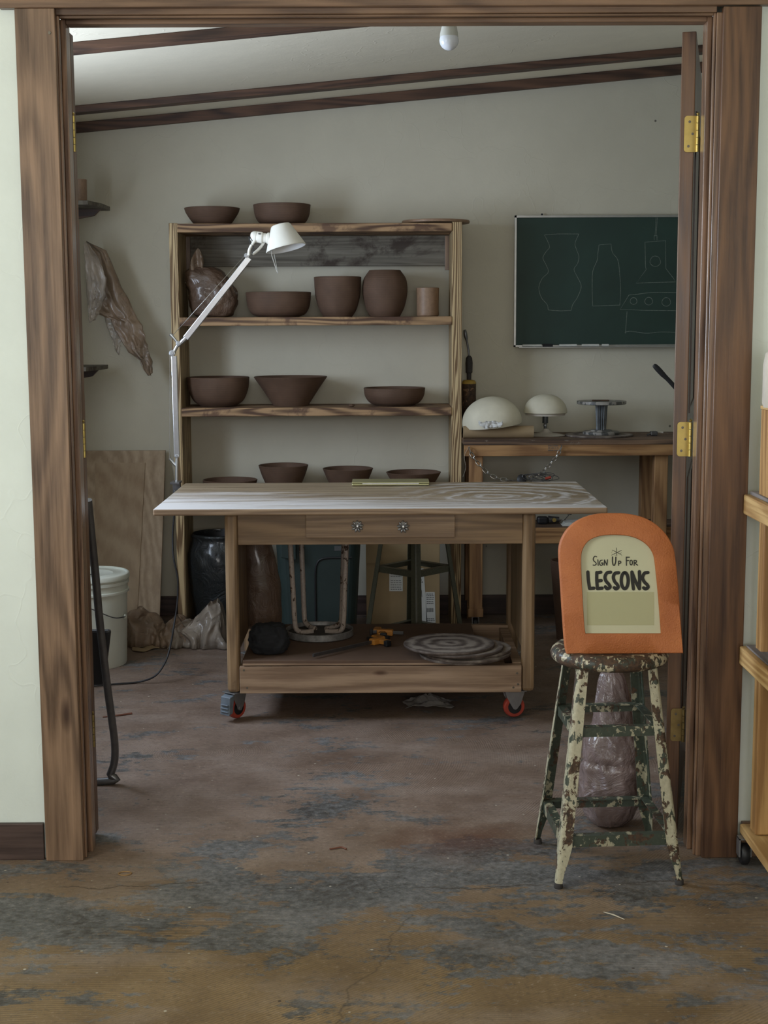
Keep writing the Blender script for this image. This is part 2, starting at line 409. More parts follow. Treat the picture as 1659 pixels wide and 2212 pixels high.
def m_top():
    t = NT('table top wood with slip and painted window light'); v = t.co()
    g = t.noise(t.co((1.2, 22, 1)), 1.4, 5, .6, .3)
    wcol = t.ramp(g, [(.38, (.20, .145, .09)), (.62, (.36, .28, .185))])
    sep = t.n('SeparateXYZ', Vector=t.tc.outputs['Object'])
    # sweeping arcs of dried slip on the right half
    arc = t.wave(t.co((1, 1.15, 0), (-.40, .10, 0)), 3.0, 9, 7, 'X', 1.0, 'RINGS')
    arc = t.math('ADD', t.math('MULTIPLY', arc, .6), t.math('MULTIPLY', t.wave(t.co((1, 1.15, 0), (-.40, .10, 0)), 9, 14, 5, 'X', .8, 'RINGS'), .3))
    fine = t.noise(t.co((4, 9, 1)), 1.6, 7, .72, 1.4)
    am = t.math('MULTIPLY', arc, fine)
    s2 = t.math('MULTIPLY', t.ramp(am, [(.18, 0), (.46, .85)]), t.ramp(sep.outputs[0], [(.02, 0), (.30, 1)]))
    # slip streaks plus painted window brightness, strongest at the front left
    streak = t.noise(t.co((.8, 9, 1), (3, 0, 0)), 1.3, 8, .7, .6)
    s1 = t.math('ADD', streak, t.math('ADD', t.math('MULTIPLY', sep.outputs[1], -.80), t.math('MULTIPLY', sep.outputs[0], -.16)))
    s1 = t.ramp(s1, [(.54, 0), (.80, .85)])
    cm = t.math('MAXIMUM', s1, s2)
    col = t.mix(cm, wcol, (.66, .64, .63))
    return t.out(col, t.ramp(cm, [(0, .42), (1, .6)]), 0, t.bump(t.math('ADD', cm, g), .25, .001))
M['top'] = m_top()

def m_peel(name, cream, rustv, green=(.075, .095, .065), cr=(.46, .425, .30), metal=.0, scale=1.0):
    t = NT(name); v = t.co()
    a = t.noise(t.co((1, 1, .6)), 26*scale, 6, .62, .3); b = t.noise(t.co((1, 1, .7), (4, 4, 4)), 19*scale, 7, .68, .4)
    d = t.noise(v, 120, 4)
    gcol = t.ramp(d, [(.3, tuple(x*.7 for x in green)), (.7, green)])
    ccol = t.ramp(d, [(.3, tuple(x*.75 for x in cr)), (.7, cr)])
    rcol = t.ramp(d, [(.3, (.025, .016, .010)), (.7, (.095, .050, .026))])
    ma = t.ramp(a, [(cream, 1), (cream+.018, 0)]); mb = t.ramp(b, [(rustv, 0), (rustv+.018, 1)])
    col = t.mix(mb, t.mix(ma, gcol, ccol), rcol)
    h = t.math('SUBTRACT', t.math('MULTIPLY', ma, .5), t.math('MULTIPLY', mb, .5))
    return t.out(col, t.ramp(mb, [(0, .42), (1, .75)]), metal, t.bump(t.math('ADD', h, t.math('MULTIPLY', d, .3)), .5, .001))
M['peel_leg'] = m_peel('chipped cream paint', .56, .535, green=(.05, .062, .042), scale=1.7)
M['peel_green'] = m_peel('chipped green paint', .42, .575, green=(.05, .064, .046), cr=(.38, .35, .24), scale=1.6)
M['peel_seat'] = m_peel('worn seat paint', .49, .47, green=(.045, .05, .038), cr=(.52, .46, .32), scale=2.0)
M['seat_metal'] = m_peel('scuffed seat metal', .36, .50, green=(.16, .16, .16), cr=(.45, .43, .38), metal=.5)
M['olive'] = m_peel('olive painted steel', .25, .72, green=(.085, .085, .055))
M['rustwhite'] = m_peel('rusty white tube paint', .60, .575, green=(.40, .34, .30), cr=(.44, .37, .32), scale=2.4)
M['seat_in'] = plain('dark worn stool underside', (.05, .045, .042), .6, .3, .4, 25)
M['seat_rim'] = plain('scratched grey stool rim', (.24, .235, .23), .5, .4, .35, 45)

M['brass'] = plain('brass', (.55, .42, .14), .33, .9, .1, 40, .05)
M['brass_old'] = plain('tarnished brass', (.30, .22, .09), .45, .85, .2, 40, .1)
M['screw'] = plain('screw steel', (.18, .16, .13), .4, .9)
M['alu'] = plain('brushed aluminium', (.62, .64, .66), .28, .95, .06, 50, .03)
M['alu_dull'] = plain('dull aluminium frame', (.42, .42, .40), .4, .8, .08)
M['steel'] = plain('zinc steel', (.36, .37, .38), .38, .85, .12)
M['chainm'] = plain('chain steel', (.42, .40, .36), .35, .9, .15)
M['dsteel'] = plain('dark steel', (.15, .15, .155), .35, .8, .15)
M['enamel'] = plain('cream lamp enamel', (.78, .76, .68), .35, 0, .04, 12, .02)
M['shade_in'] = plain('white lamp inside', (.85, .86, .86), .45, 0, .02)
M['black'] = plain('black rubber', (.012, .012, .014), .5, 0, .2)
M['blackcloth'] = plain('black cloth', (.012, .013, .016), .9, 0, .25, 40, .6)
M['red'] = plain('red caster tread', (.36, .05, .03), .4, 0, .15)
M['pedal'] = plain('grey blue pedal', (.16, .19, .22), .45, .3, .2)
M['orange'] = None
t = NT('orange textured metal'); v = t.co()
b1 = t.n('TexNoise', Vector=v, Scale=260.0, Detail=3.0).outputs[0]
oc = t.ramp(t.noise(v, 12, 5), [(.3, (.36, .105, .028)), (.7, (.47, .152, .044))])
sc = t.ramp(t.noise(t.co((1, 1, 1), (2, 1, 6)), 8, 7, .7), [(.665, 0), (.70, .7)])
oc = t.mix(sc, oc, (.22, .13, .10))
M['orange'] = t.out(oc, .6, 0, t.bump(b1, .7, .002))
M['paper'] = plain('aged cream paper', (.51, .50, .34), .7, 0, .04, 6, .02)
M['patch'] = plain('olive redaction block', (.40, .385, .225), .75, 0, .01, 6, .0)
M['ink'] = plain('black brush ink', (.022, .021, .018), .8, 0, .1)
M['plaster'] = plain('plaster', (.66, .62, .49), .8, 0, .1, 9, .3)
M['greymetal'] = plain('cast grey metal', (.13, .14, .145), .5, .6, .35, 22, .4)
M['wheeltop'] = m_peel('clay spattered wheel metal', .47, .74, green=(.10, .10, .095), cr=(.34, .32, .29))
M['kraft'] = plain('brown kraft paper', (.30, .215, .12), .75, 0, .05, 15, .1)
M['card'] = plain('cardboard', (.31, .22, .115), .85, 0, .06, 12, .1)
M['tissue'] = plain('white tissue', (.66, .66, .64), .9)
M['label'] = plain('white label paper', (.62, .62, .58), .7, 0, .03)
M['print'] = plain('grey print', (.10, .10, .10), .7)
M['green'] = plain('chalkboard green', (.016, .042, .032), .6, 0, .18, 5, .05)
M['chalk'] = plain('chalk line', (.17, .20, .17), .95, 0, .3, 200)
M['chalkstick'] = plain('white chalk', (.62, .62, .58), .9)
M['eraser'] = plain('black felt eraser', (.015, .015, .016), .95)
M['laptop'] = plain('pale gold aluminium', (.50, .48, .26), .35, .75, .03)
M['bucket'] = plain('white bucket plastic', (.66, .68, .60), .45, 0, .05, 8, .05)
M['teal'] = plain('dark teal plastic', (.020, .036, .033), .55, 0, .15, 6, .1)
M['mug'] = plain('speckled cup clay', (.27, .17, .105), .5, 0, .15, 60, .1)
M['rust'] = m_peel('rusty cylinder', .30, .42, green=(.24, .13, .06), cr=(.35, .2, .06))
M['yellow'] = plain('old yellow paint', (.42, .27, .05), .55, 0, .25)
M['oranget'] = plain('orange clamp plastic', (.50, .21, .035), .45, 0, .1)
M['rag'] = plain('grey cloth rag', (.17, .155, .14), .95, 0, .12, 30, .5)
M['bulbg'] = plain('opal bulb glass', (.80, .83, .88), .12, 0, .01, 5, 0)
M['bulbb'] = plain('white bulb base plastic', (.60, .60, .54), .4, 0, .03)
M['screwthread'] = plain('bulb screw metal', (.5, .5, .5), .3, .9)
M['handle'] = plain('charred wood handle', (.035, .03, .028), .7, 0, .4)
M['band'] = plain('tan rubber band', (.30, .17, .06), .6)
M['twig'] = plain('dry twig', (.16, .06, .035), .8)
M['stick'] = plain('pale wood sliver', (.50, .44, .33), .8)
M['white_porc'] = plain('unglazed pale ceramic', (.55, .50, .43), .7, 0, .15, 12, .3)

def plastic(name, c, alpha=.8, rough=.22, seed=0, scale=7):
    t = NT(name); v = t.co((1, 1, 1), (seed, seed, seed))
    r1 = t.n('TexNoise', Vector=v, Scale=float(scale), Detail=6.0, Roughness=.6, Distortion=1.2).outputs[0]
    rg = t.math('ABSOLUTE', t.math('SUBTRACT', r1, .5))
    col = t.ramp(t.noise(v, 5, 5), [(.3, tuple(x*.6 for x in c)), (.7, tuple(min(1, x*1.25) for x in c))])
    al = t.ramp(rg, [(0, min(1, alpha+.2)), (.2, alpha)])
    return t.out(col, rough, 0, t.bump(t.math('MULTIPLY', rg, -1.0), .9, .02), Alpha=al, **{'Coat__Weight': .5, 'Coat__Roughness': .15})
M['pl_brown'] = plastic('brown smeared plastic', (.30, .205, .135), .55, .35)
M['pl_pale'] = plastic('clear dusty plastic', (.44, .37, .30), .42, .28, 3)
M['pl_clay'] = plastic('plastic over dark clay', (.19, .14, .135), 1.0, .2, 5, 11)
M['pl_clay2'] = plastic('plastic over brown clay', (.14, .085, .055), 1.0, .45, 8, 12)
M['pl_black'] = plastic('black bin bag', (.016, .019, .020), 1.0, .45, 2, 9)
M['ply2'] = wood('plywood face', (.29, .20, .125), (.40, .30, .20), 'Z', .35, .75, seed=6, dirt=.60, dirtc=(.22, .14, .09), dirts=2.0)
# ================================================================= THE SETTING
def struct(name, mb, m, bev=0, parent=None):
    o = mb.build(name, m, parent, bev)
    if not parent: o['kind'] = 'structure'
    return o
YF, WT = 3.51, .13                      # front face and thickness of the partition wall
XL, XR, ZH = -.775, .797, 2.090         # the doorway
BX0, BX1, YB = -1.66, 1.95, 6.56        # back room
FX0, FX1, FY0 = -2.1, 2.15, -2.0        # front room
CS = .0895                               # ceiling slope
def zc(x): return 2.376 + CS*x
struct('floor', MB().box(-2.3, 2.35, -2.2, 6.8, -.06, 0), M['floor'])
mb = MB()
mb.box(-2.3, XL-.02, YF, YF+WT, 0, 2.62).box(XR+.02, 2.35, YF, YF+WT, 0, 2.62).box(XL-.02, XR+.02, YF, YF+WT, ZH+.02, 2.62)
struct('wall_front', mb, M['wall_f'])
struct('wall_back', MB().box(-1.8, 2.1, YB, YB+.1, 0, 2.75), M['wall_b'])
# left wall of the back room with a window opening
wy0, wy1, wz0, wz1 = 4.0, 5.1, 1.0, 2.05
mb = MB(); x0, x1 = BX0-.12, BX0
mb.box(x0, x1, YF+WT, wy0, 0, 2.75).box(x0, x1, wy1, YB, 0, 2.75).box(x0, x1, wy0, wy1, 0, wz0).box(x0, x1, wy0, wy1, wz1, 2.75)
struct('wall_left', mb, M['wall_b'])
struct('wall_right', MB().box(BX1, BX1+.1, YF+WT, YB, 0, 2.75), M['wall_b'])
def window(name, ax, p, a0, a1, z0, z1, th):
    def bx(mb, u0, u1, w0, w1, d=.025):
        if ax == 'x': mb.box(p-d, p+d, u0, u1, w0, w1)
        else: mb.box(u0, u1, p-d, p+d, w0, w1)
    mb = MB()
    bx(mb, a0, a0+.05, z0, z1); bx(mb, a1-.05, a1, z0, z1); bx(mb, a0+.05, a1-.05, z0, z0+.05); bx(mb, a0+.05, a1-.05, z1-.05, z1)
    o = struct(name, mb, M['stain'], .003)
    mb = MB(); m = (a0+a1)/2
    bx(mb, m-.014, m+.014, z0+.05, z1-.05, .018)
    struct('mullion', mb, M['stain'], 0, o)
window('window_1', 'x', BX0-.05, wy0, wy1, wz0, wz1, .12)
# front room shell
mb = MB(); x0, x1 = -.85, 1.25
mb.box(-2.3, x0, FY0-.1, FY0, 0, 2.62).box(x1, 2.35, FY0-.1, FY0, 0, 2.62).box(x0, x1, FY0-.1, FY0, 0, .85).box(x0, x1, FY0-.1, FY0, 2.25, 2.62)
struct('wall_rear', mb, M['wall_f'])
window('window_2', 'y', FY0-.05, x0, x1, .85, 2.25, .1)
mb = MB(); a, b = 1.05, 2.35; u, v_ = FX0-.1, FX0
mb.box(u, v_, FY0, a, 0, 2.62).box(u, v_, b, YF, 0, 2.62).box(u, v_, a, b, 0, .85).box(u, v_, a, b, 2.25, 2.62)
struct('wall_west', mb, M['wall_f'])
window('window_3', 'x', FX0-.05, a, b, .85, 2.25, .1)
struct('wall_east', MB().box(FX1, FX1+.1, FY0, YF, 0, 2.62), M['wall_f'])
struct('ceiling_front', MB().box(FX0, FX1, FY0, YF, 2.5, 2.6), M['ceil'])
# sloping ceiling of the back room
xa, xb, ya, yb = BX0, BX1, YF+WT, YB
struct('ceiling', MB().hexa([(xa, ya, zc(xa)), (xb, ya, zc(xb)), (xb, yb, zc(xb)), (xa, yb, zc(xa)),
      (xa, ya, zc(xa)+.08), (xb, ya, zc(xb)+.08), (xb, yb, zc(xb)+.08), (xa, yb, zc(xa)+.08)]), M['ceil'])
def batten(name, y0, y1, t):
    a, b = BX0+.001, BX1-.001
    return struct(name, MB().hexa([(a, y0, zc(a)-t), (b, y0, zc(b)-t), (b, y1, zc(b)-t), (a, y1, zc(a)-t),
          (a, y0, zc(a)-.001), (b, y0, zc(b)-.001), (b, y1, zc(b)-.001), (a, y1, zc(a)-.001)]), M['batten'], .002)
batten('trim_1', YB-.03, YB-.001, .045)
batten('trim_2', 6.09, 6.16, .030)
batten('trim_3', 4.86, 4.93, .030)
# baseboards
struct('baseboard_back', MB().box(BX0, BX1, YB-.016, YB-.001, 0, .092), M['base'], .002)
struct('baseboard_left', MB().box(FX0, XL-.10, YF-.016, YF-.001, 0, .096), M['base'], .002)
struct('baseboard_right', MB().box(XR+.115, FX1, YF-.016, YF-.001, 0, .092), M['stain_x'], .002)
# casings, jambs, stops
def board(mb, x0, x1, y0, y1, z0, z1): mb.box(x0, x1, y0, y1, z0, z1)
co = struct('trim_4', MB().box(XL-.094, XL+.001, YF-.022, YF-.001, 0, ZH+.013), M['stain'], .002)       # left casing
mb = MB(); mb.lathe([(0, .0), (.0035, 0), (.0035, .002), (0, .002)], (0, 0, 0), 12, Matrix.Rotation(R(90), 4, 'X'))
for vtx in mb.b.verts: vtx.co += PY(107, 71, YF-.022)
mb.build('casing_screw', M['screw'], co)
struct('trim_5', MB().box(XR+.012, XR+.103, YF-.022, YF-.001, 0, ZH+.010), M['stain_r'], .002)     # right casing
struct('trim_6', MB().prism([(-.905, YF-.026, ZH+.013), (1.02, YF-.026, ZH+.013), (1.02, YF-.026, ZH+.16), (-1.03, YF-.026, ZH+.16)], (0, .025, 0)), M['stain_x'], .002)
def jamb(name, s, X):
    mb = MB()
    def b(d0, d1, y0, y1): 
        a, c = X-s*d0, X-s*d1
        mb.box(min(a, c), max(a, c), y0, y1, 0, ZH)
    b(.02, 0, YF-.006, YF+WT)                       # jamb board
    b(0, -.006, YF+.000, YF+.012)                   # front bead
    b(0, -.013, YF+.040, YF+.085)                   # stop
    b(0, -.004, YF+.090, YF+.096)
    return struct(name, mb, M['jamb'], .002)
jamb('trim_7', 1, XL+.0); jamb('trim_8', -1, XR-.0)
mb = MB(); mb.box(XL, XR, YF-.006, YF+WT, ZH, ZH+.019); mb.box(XL+.013, XR-.013, YF+.040, YF+.085, ZH-.012, ZH); mb.box(XL+.006, XR-.006, YF, YF+.012, ZH-.006, ZH)
struct('trim_9', mb, M['stain_x'], .002)
# the two door leaves, swung into the back room
def hinge(parent, org, plate, side, zz, mplate, r=.0045):
    """barrel at the pin and a plate with rounded corners and screws on the door edge, door-local coordinates"""
    h = .089
    mb = MB()
    for k in range(5):
        mb.lathe([(0, 0), (r, 0), (r, h/5-.0012), (0, h/5-.0012)], (0, 0, zz-h/2+k*h/5), 14)
    mb.lathe([(0, 0), (.003, .001), (.0045, .005), (0, .009)], (0, 0, zz+h/2), 12)
    hb = mb.build('hinge', mplate, parent)
    if plate:
        # plate lies in the x-z plane at y = -.0015 from x=0 to x=side*.034
        w_, rc = .031, .008; pts = []
        for cx, cz, a0 in ((w_-rc, h/2-rc, 0), (w_-rc, -h/2+rc, -90)):
            for k in range(6): a = R(a0 + (90-k*18 if a0 == 0 else -k*18+90-0)); pts.append((cx, cz, a))
        arc = []
        for k in range(7): a = R(90-15*k); arc.append((w_-rc+rc*math.cos(a), h/2-rc+rc*math.sin(a)))
        for k in range(7): a = R(0-15*k); arc.append((w_-rc+rc*math.cos(a), -h/2+rc+rc*math.sin(a)))
        poly = [(0, h/2)] + arc + [(0, -h/2)]
        mp = MB().prism([(side*(x+.002), .0045, zz+z) for x, z in poly], (0, .0018, 0))
        mp.build('hinge_plate', mplate, hb)
        for sx, sz in ((.020, .030), (.012, 0), (.022, -.030)):
            ms = MB().lathe([(0, 0), (.0028, 0), (.0034, .001), (0, .0012)], (0, 0, 0), 12, Matrix.Rotation(R(90), 4, 'X'))
            ms.box(-.0022, .0022, -.0016, -.001, -.0004, .0004)
            for v_ in ms.b.verts: v_.co += Vector((side*sx, .0042, zz+sz))
            ms.build('screw', M['screw'], hb)
    return hb
# right leaf: pin at the jamb, the hinge edge faces us
px_, py_ = XR-.006, YF+WT+.018
dr = bpy.data.objects.new('door_2', None); COL.objects.link(dr); dr['kind'] = 'structure'; ORG['door_2'] = Vector(); dr.location = (px_, py_, 0)
AR = R(13.5)
RM = Matrix.Rotation(-AR, 4, 'Z')
def door_leaf(parent, RMx, xa_, xb_):
    mb = MB().box(xa_, xb_, .006, .756, .012, ZH-.012, RMx)
    lf = mb.build('door_panel', M['stain_r'], parent, .002)
    for z0, z1 in ((.25, .95), (1.12, 1.9)):
        mb = MB()
        for xs in ((xa_-.004, xa_+.0005), (xb_-.0005, xb_+.004)):
            mb.box(xs[0], xs[1], .12, .135, z0, z1, RMx).box(xs[0], xs[1], .62, .635, z0, z1, RMx)
            mb.box(xs[0], xs[1], .135, .62, z0, z0+.015, RMx).box(xs[0], xs[1], .135, .62, z1-.015, z1, RMx)
        mb.build('panel_moulding', M['stain_r'], lf)
door_leaf(dr, RM, -.044, -.009)
for zz, mm in ((PY(1487, 289, py_).z, 'brass'), (PY(1464, 949, py_).z, 'brass'), (PY(1449, 1567, py_).z, 'brass_old')):
    hinge(dr, None, True, -1, zz, M[mm])
# left leaf: folded back against the wall, only its edge and the hinge barrels show
dl = bpy.data.objects.new('door_1', None); COL.objects.link(dl); dl['kind'] = 'structure'; ORG['door_1'] = Vector(); dl.location = (XL+.004, YF+WT+.006, 0)
mb = MB().box(-.752, -.002, .004, .039, .012, ZH-.012)
lf = mb.build('door_panel', M['stain_r'], dl, .002)
for z0, z1 in ((.25, .95), (1.12, 1.9)):
    mb = MB().box(-.64, -.12, .0385, .043, z0, z0+.015).box(-.64, -.12, .0385, .043, z1-.015, z1).box(-.64, -.625, .0385, .043, z0, z1).box(-.135, -.12, .0385, .043, z0, z1)
    mb.build('panel_moulding', M['stain_r'], lf)
for zz, mm in ((PY(173, 290, py_).z, 'brass'), (PY(197, 950, py_).z, 'brass'), (PY(214, 1575, py_).z, 'brass_old')):
    hinge(dl, None, False, 1, zz, M[mm])
# ================================================================= SHELF UNIT
YS = 6.24                                 # front of the shelf unit
d_ = dep(PY(680, 690, YS))
def X_at(px, py, Y): return PY(px, py, Y).x
sxL, sxLi = X_at(364.5, 490, YS), X_at(383, 490, YS)
sxRi, sxR = X_at(976, 690, YS), X_at(998, 590, YS)
SH = {'top': 1.786, 'a': PY(680, 684.5, YS).z, 'b': PY(680, 880.5, YS).z, 'c': .605, 'd': .12}
su = thing('shelf_unit', 'tall open wooden shelf unit holding brown clay bowls against the back wall', 'shelf', (0.5*(sxL+sxR), YS+.15, 0))
bt = .037
for a, b in ((sxL, sxLi), (sxRi, sxR)):
    MB().box(a, b, YS, YS+.29, 0, SH['top']+.003).build('side_post', M['post'], su, .002)
for k in ('top', 'a', 'b', 'c'):
    MB().box(sxLi, sxRi, YS-.006, YS+.288, SH[k]-bt, SH[k]).build('shelf_board', M['shelf'], su, .003)
zt, zb_ = SH['top']-bt, PY(680, 575, YS+.27).z
MB().box(sxLi+.001, sxRi-.001, YS+.268, YS+.288, zb_, zt-.002).build('back_board', M['plank'], su, .002)['label'] = 'grey weathered board stained with dark patches'
for a in (sxLi, sxRi-.02):
    MB().box(a+.0005, a+.0195, YS+.255, YS+.267, zb_-.02, zt-.003).build('cleat', M['stain'], su, .001)

# ------------------------------------------------------------------ pots
def pot(name, label, cat, xl, xr, yt, zbase, prof, Y=6.385, thick=.006, m='clay', group=None, wob=0):
    """prof: (radius fraction, height fraction) from the foot to the rim, outside"""
    pc = PY((xl+xr)/2, yt, Y); d = dep(pc)
    r = (xr-xl)/2*d/F; h = pc.z - zbase
    n = 6; P_ = [Vector((a*r, b*h, 0)) for a, b in prof]
    cv = catmull(P_, n)
    o_ = [(max(0, p.x), p.y) for p in cv]
    inn = [(max(.0, p.x-thick*(1 if i else 1)), max(p.y, thick)) for i, p in enumerate(cv)]
    inn[-1] = (o_[-1][0]-thick, o_[-1][1])
    mb = MB().lathe([(0, 0)] + [o_[0]] + o_ + [(o_[-1][0]-thick*.5, h+.0015)] + list(reversed(inn)) + [(0, thick)], (0, 0, 0), 64)
    bmesh.ops.remove_doubles(mb.b, verts=mb.b.verts, dist=1e-5)
    o = mb.build(name, M[m]); o.location = (pc.x, Y, zbase+.0005)
    o.rotation_euler = (0, 0, random.random()*6)
    return tag(o, label, cat, group)
BW = [(.60, 0), (.78, .25), (.92, .6), (1, 1)]
T, A_, B_, C_ = SH['top'], SH['a'], SH['b'], SH['c']
pot('clay_bowl', 'shallow brown clay bowl on the top shelf board at its left end', 'bowl', 398, 518, 450.5, T, [(.56, 0), (.72, .2), (.93, .7), (1, 1)])
pot('clay_bowl', 'brown clay bowl on the top shelf board above the white desk lamp head', 'bowl', 547, 671, 443, T, [(.62, 0), (.82, .16), (.95, .5), (1, 1)])
pot('clay_bowl', 'wide low clay bowl beside the plastic wrapped clay on the second shelf down', 'bowl', 531, 672, 632, A_, [(.62, 0), (.84, .16), (.96, .5), (1, 1)])
pot('clay_planter', 'deep open clay pot left of the barrel shaped vase', 'pot', 678, 780.5, 599, A_, [(.60, 0), (.80, .2), (.95, .55), (1, 1)])
pot('clay_vase', 'barrel shaped brown clay vase, tallest pot on the shelves', 'vase', 782.5, 880, 584.5, A_, [(.66, 0), (.86, .2), (1, .52), (.95, .8), (.70, 1)])
pot('clay_cup', 'small straight tan clay cup at the right end of its shelf', 'cup', 899, 948.5, 622.5, A_, [(.92, 0), (.98, .06), (.96, .3), (.98, .7), (1, 1)], m='mug')
pot('clay_bowl', 'deep round clay bowl at the left end of the third shelf, behind the lamp arm', 'bowl', 403.5, 538.5, 815, B_, [(.55, 0), (.80, .2), (.96, .6), (1, 1)])
pot('clay_bowl', 'straight sided flaring clay bowl with a narrow foot in the middle of its shelf', 'bowl', 548, 707, 814, B_, [(.47, 0), (.61, .27), (.79, .62), (1, 1)])
pot('clay_dish', 'low clay dish with curved sides at the right of the third shelf', 'dish', 785.5, 918.5, 838, B_, [(.60, 0), (.82, .18), (.96, .55), (1, 1)])
pot('clay_dish', 'low wide clay dish on the lowest shelf, its rim just above the table', 'dish', 438, 556, 1036.5, C_, [(.6, 0), (.8, .2), (.94, .6), (1, 1)], Y=6.36)
pot('clay_bowl', 'flaring clay bowl behind the table, left of the closed laptop', 'bowl', 558.5, 666, 1005, C_, [(.58, 0), (.72, .3), (.88, .65), (1, 1)], Y=6.36)
pot('clay_bowl', 'flaring clay bowl behind the left half of the closed laptop', 'bowl', 697, 806, 1012, C_, [(.58, 0), (.72, .3), (.87, .65), (1, 1)], Y=6.36)
pot('clay_bowl', 'wide flaring clay bowl behind the right half of the closed laptop', 'bowl', 834, 952.5, 1020, C_, [(.55, 0), (.70, .3), (.86, .65), (1, 1)], Y=6.36)
# crumb of clay
pc = PY(760, 876, 6.30)
mb = MB().ball(lambda a, p: Vector((.014*math.sin(p)*math.cos(a), .010*math.sin(p)*math.sin(a), .006+.0058*math.cos(p)))*(1+.15*math.sin(3*a)), 16, 8)
o = mb.build('clay_lump', M['clay']); o.location = (pc.x, 6.27, B_); tag(o, 'small lump of brown clay lying between the flaring bowl and the low dish', 'clay')
# round bat on the top right
pl, pr = PY(868, 477, YS+.12), PY(1015, 477, YS+.12)
rb = (pr.x-pl.x)/2
o = MB().lathe([(0, 0), (rb-.002, 0), (rb, .004), (rb, .009), (rb-.002, .012), (0, .012)], (0, 0, 0), 72).build('round_bat', M['mug'])
o.location = ((pl.x+pr.x)/2, YS+.13, SH['top']+.0045); tag(o, 'thin round wooden bat on top of the shelf unit, overhanging its right post', 'board')

# lump helper: a crumpled bag of something heavy
def bag(mb, c, rx, ry, h, e=.55, amp=.12, s=7, seed=0, top=.75, nu=72, nv=40, tilt=0, fold=6):
    c = Vector(c)
    def fn(a, p):
        zf = (1-math.cos(p))/2; zf = 1-zf      # 1 top .. 0 bottom
        sp = max(0, math.sin(p))**e
        w_ = 1-(1-top)*zf
        x = sp*math.copysign(abs(math.cos(a))**.75, math.cos(a)); y = sp*math.copysign(abs(math.sin(a))**.75, math.sin(a))
        q = Vector((x*rx*w_, y*ry*w_, 0)); nd = Vector((x, y, (zf-.5))).normalized() if sp > 1e-4 else Vector((0, 0, 1))
        k = Vector((x*1.0+seed, y*1.0, zf*1.6*h/max(rx, .01)*.5))
        r_ = ridge(k, s*.16, 4)*amp*.6 + fbm(k, s*.3, 3)*amp*.25
        q += Vector((nd.x*rx, nd.y*ry, 0))*r_
        z = max(0, zf*h + (r_*h*.25*(1 if zf > .1 else 0)))
        return c + q + Vector((tilt*zf, 0, z))
    return mb.ball(fn, nu, nv)

# clay bag on the shelf
c0 = PY(462, 684, 6.375); c0.z = SH['a']
t_ = thing('bagged_clay', 'block of brown clay in a plastic bag at the left end of its shelf', 'clay bag', tuple(c0))
mb = MB(); bag(mb, c0, .106, .090, .215, .38, .13, 13, 3, .84)
for v_ in mb.b.verts:
    zf = (v_.co.z-c0.z)/.2
    v_.co.x -= max(0, zf-.55)*.09
mb.build('bag_body', M['pl_clay2'], t_)
def fin(u, v):
    p = PY(401+u*38+v*(3+8*(1-u))-2, 612-76*v*(.25+.75*math.sin(u*2.2+.35)), 6.33)
    p.y += .014*math.sin(u*9+v*4) + .01*v
    return p
mb = MB().grid(lambda u, v: fin(u, v), 14, 14)
mb.build('bag_neck', M['pl_brown'], t_, solid=.0012)

# ================================================================= CHALKBOARD
YC = YB-.018
cl = PY(1112, 467, YC); cb = PY(1109, 748, YC)
bx0, bx1, bz0, bz1 = PY(1110.5, 607, YC).x, PY(1110.5, 607, YC).x+.93, cb.z-.003, PY(1300, 464.5, YC).z
t_ = thing('chalkboard', 'dark green chalkboard with chalk drawings of vases, hung on the back wall', 'chalkboard', ((bx0+bx1)/2, YB-.001, bz0))
MB().box(bx0+.004, bx1-.004, YC, YB-.001, bz0+.004, bz1-.004).build('board_panel', M['green'], t_)
fw = .011
for a in ((bx0, bx1, bz1-fw, bz1), (bx0, bx1, bz0, bz0+fw*.8), (bx0, bx0+fw*.9, bz0, bz1), (bx1-fw, bx1, bz0, bz1)):
    MB().box(a[0], a[1], YC-.007, YC+.005, a[2], a[3]).build('frame_rail', M['alu_dull'], t_, .001)
tr = MB().box(bx0+.02, bx1-.02, YC-.045, YC-.006, bz0-.004, bz0+.001).build('chalk_tray', M['alu_dull'], t_, .0008)
nl = PY(1171, 463, YC); 
MB().lathe([(0, 0), (.004, .001), (.005, .004), (.003, .008), (0, .009)], (nl.x, YC+.004, bz1), 12).build('hanging_nail', M['black'], t_)
def CP(x, y): return PY(960+x*.33007, 430+y*.33007, YC-.0008)
def chalk(strokes, name='chalk_drawing'):
    mb = MB()
    for pts, cl_ in strokes:
        q = [CP(*p) for p in pts]
        mb.tube(q, [.0011+.0004*noise.noise(p*60) for p in q], 5, not cl_, cl_)
    for v_ in mb.b.verts: v_.co.y = YC-.0004 + (v_.co.y-(YC-.0008))*.25
    return mb.build(name, M['chalk'], t_)
def sm(pts, n=5): return [tuple(p)[:2] for p in catmull([Vector((a, b, 0)) for a, b in pts], n)]
def circ(cx, cy, r, n=26): return [(cx+r*math.cos(2*math.pi*k/n)*(1+.05*math.sin(k*.7)), cy+r*math.sin(2*math.pi*k/n)) for k in range(n)]
chalk([([(655,235),(740,228),(880,228)], 0),
       (sm([(880,228),(855,290),(866,335),(880,375),(872,420),(848,460),(870,510),(895,570),(872,640),(840,690),(830,728)]), 0),
       ([(830,728),(760,732),(680,726)], 0),
       (sm([(680,726),(672,690),(635,645),(618,580),(640,520),(680,478),(665,430),(645,385),(665,345),(688,315),(675,275),(655,235)]), 0)])
chalk([([(1012,300),(1090,294)], 0), (sm([(1090,294),(1100,350),(1135,400),(1148,500),(1153,600),(1148,694)]), 0),
       ([(1148,694),(970,700)], 0), (sm([(970,700),(967,560),(972,470),(1000,400),(1005,350),(1012,300)]), 0)])
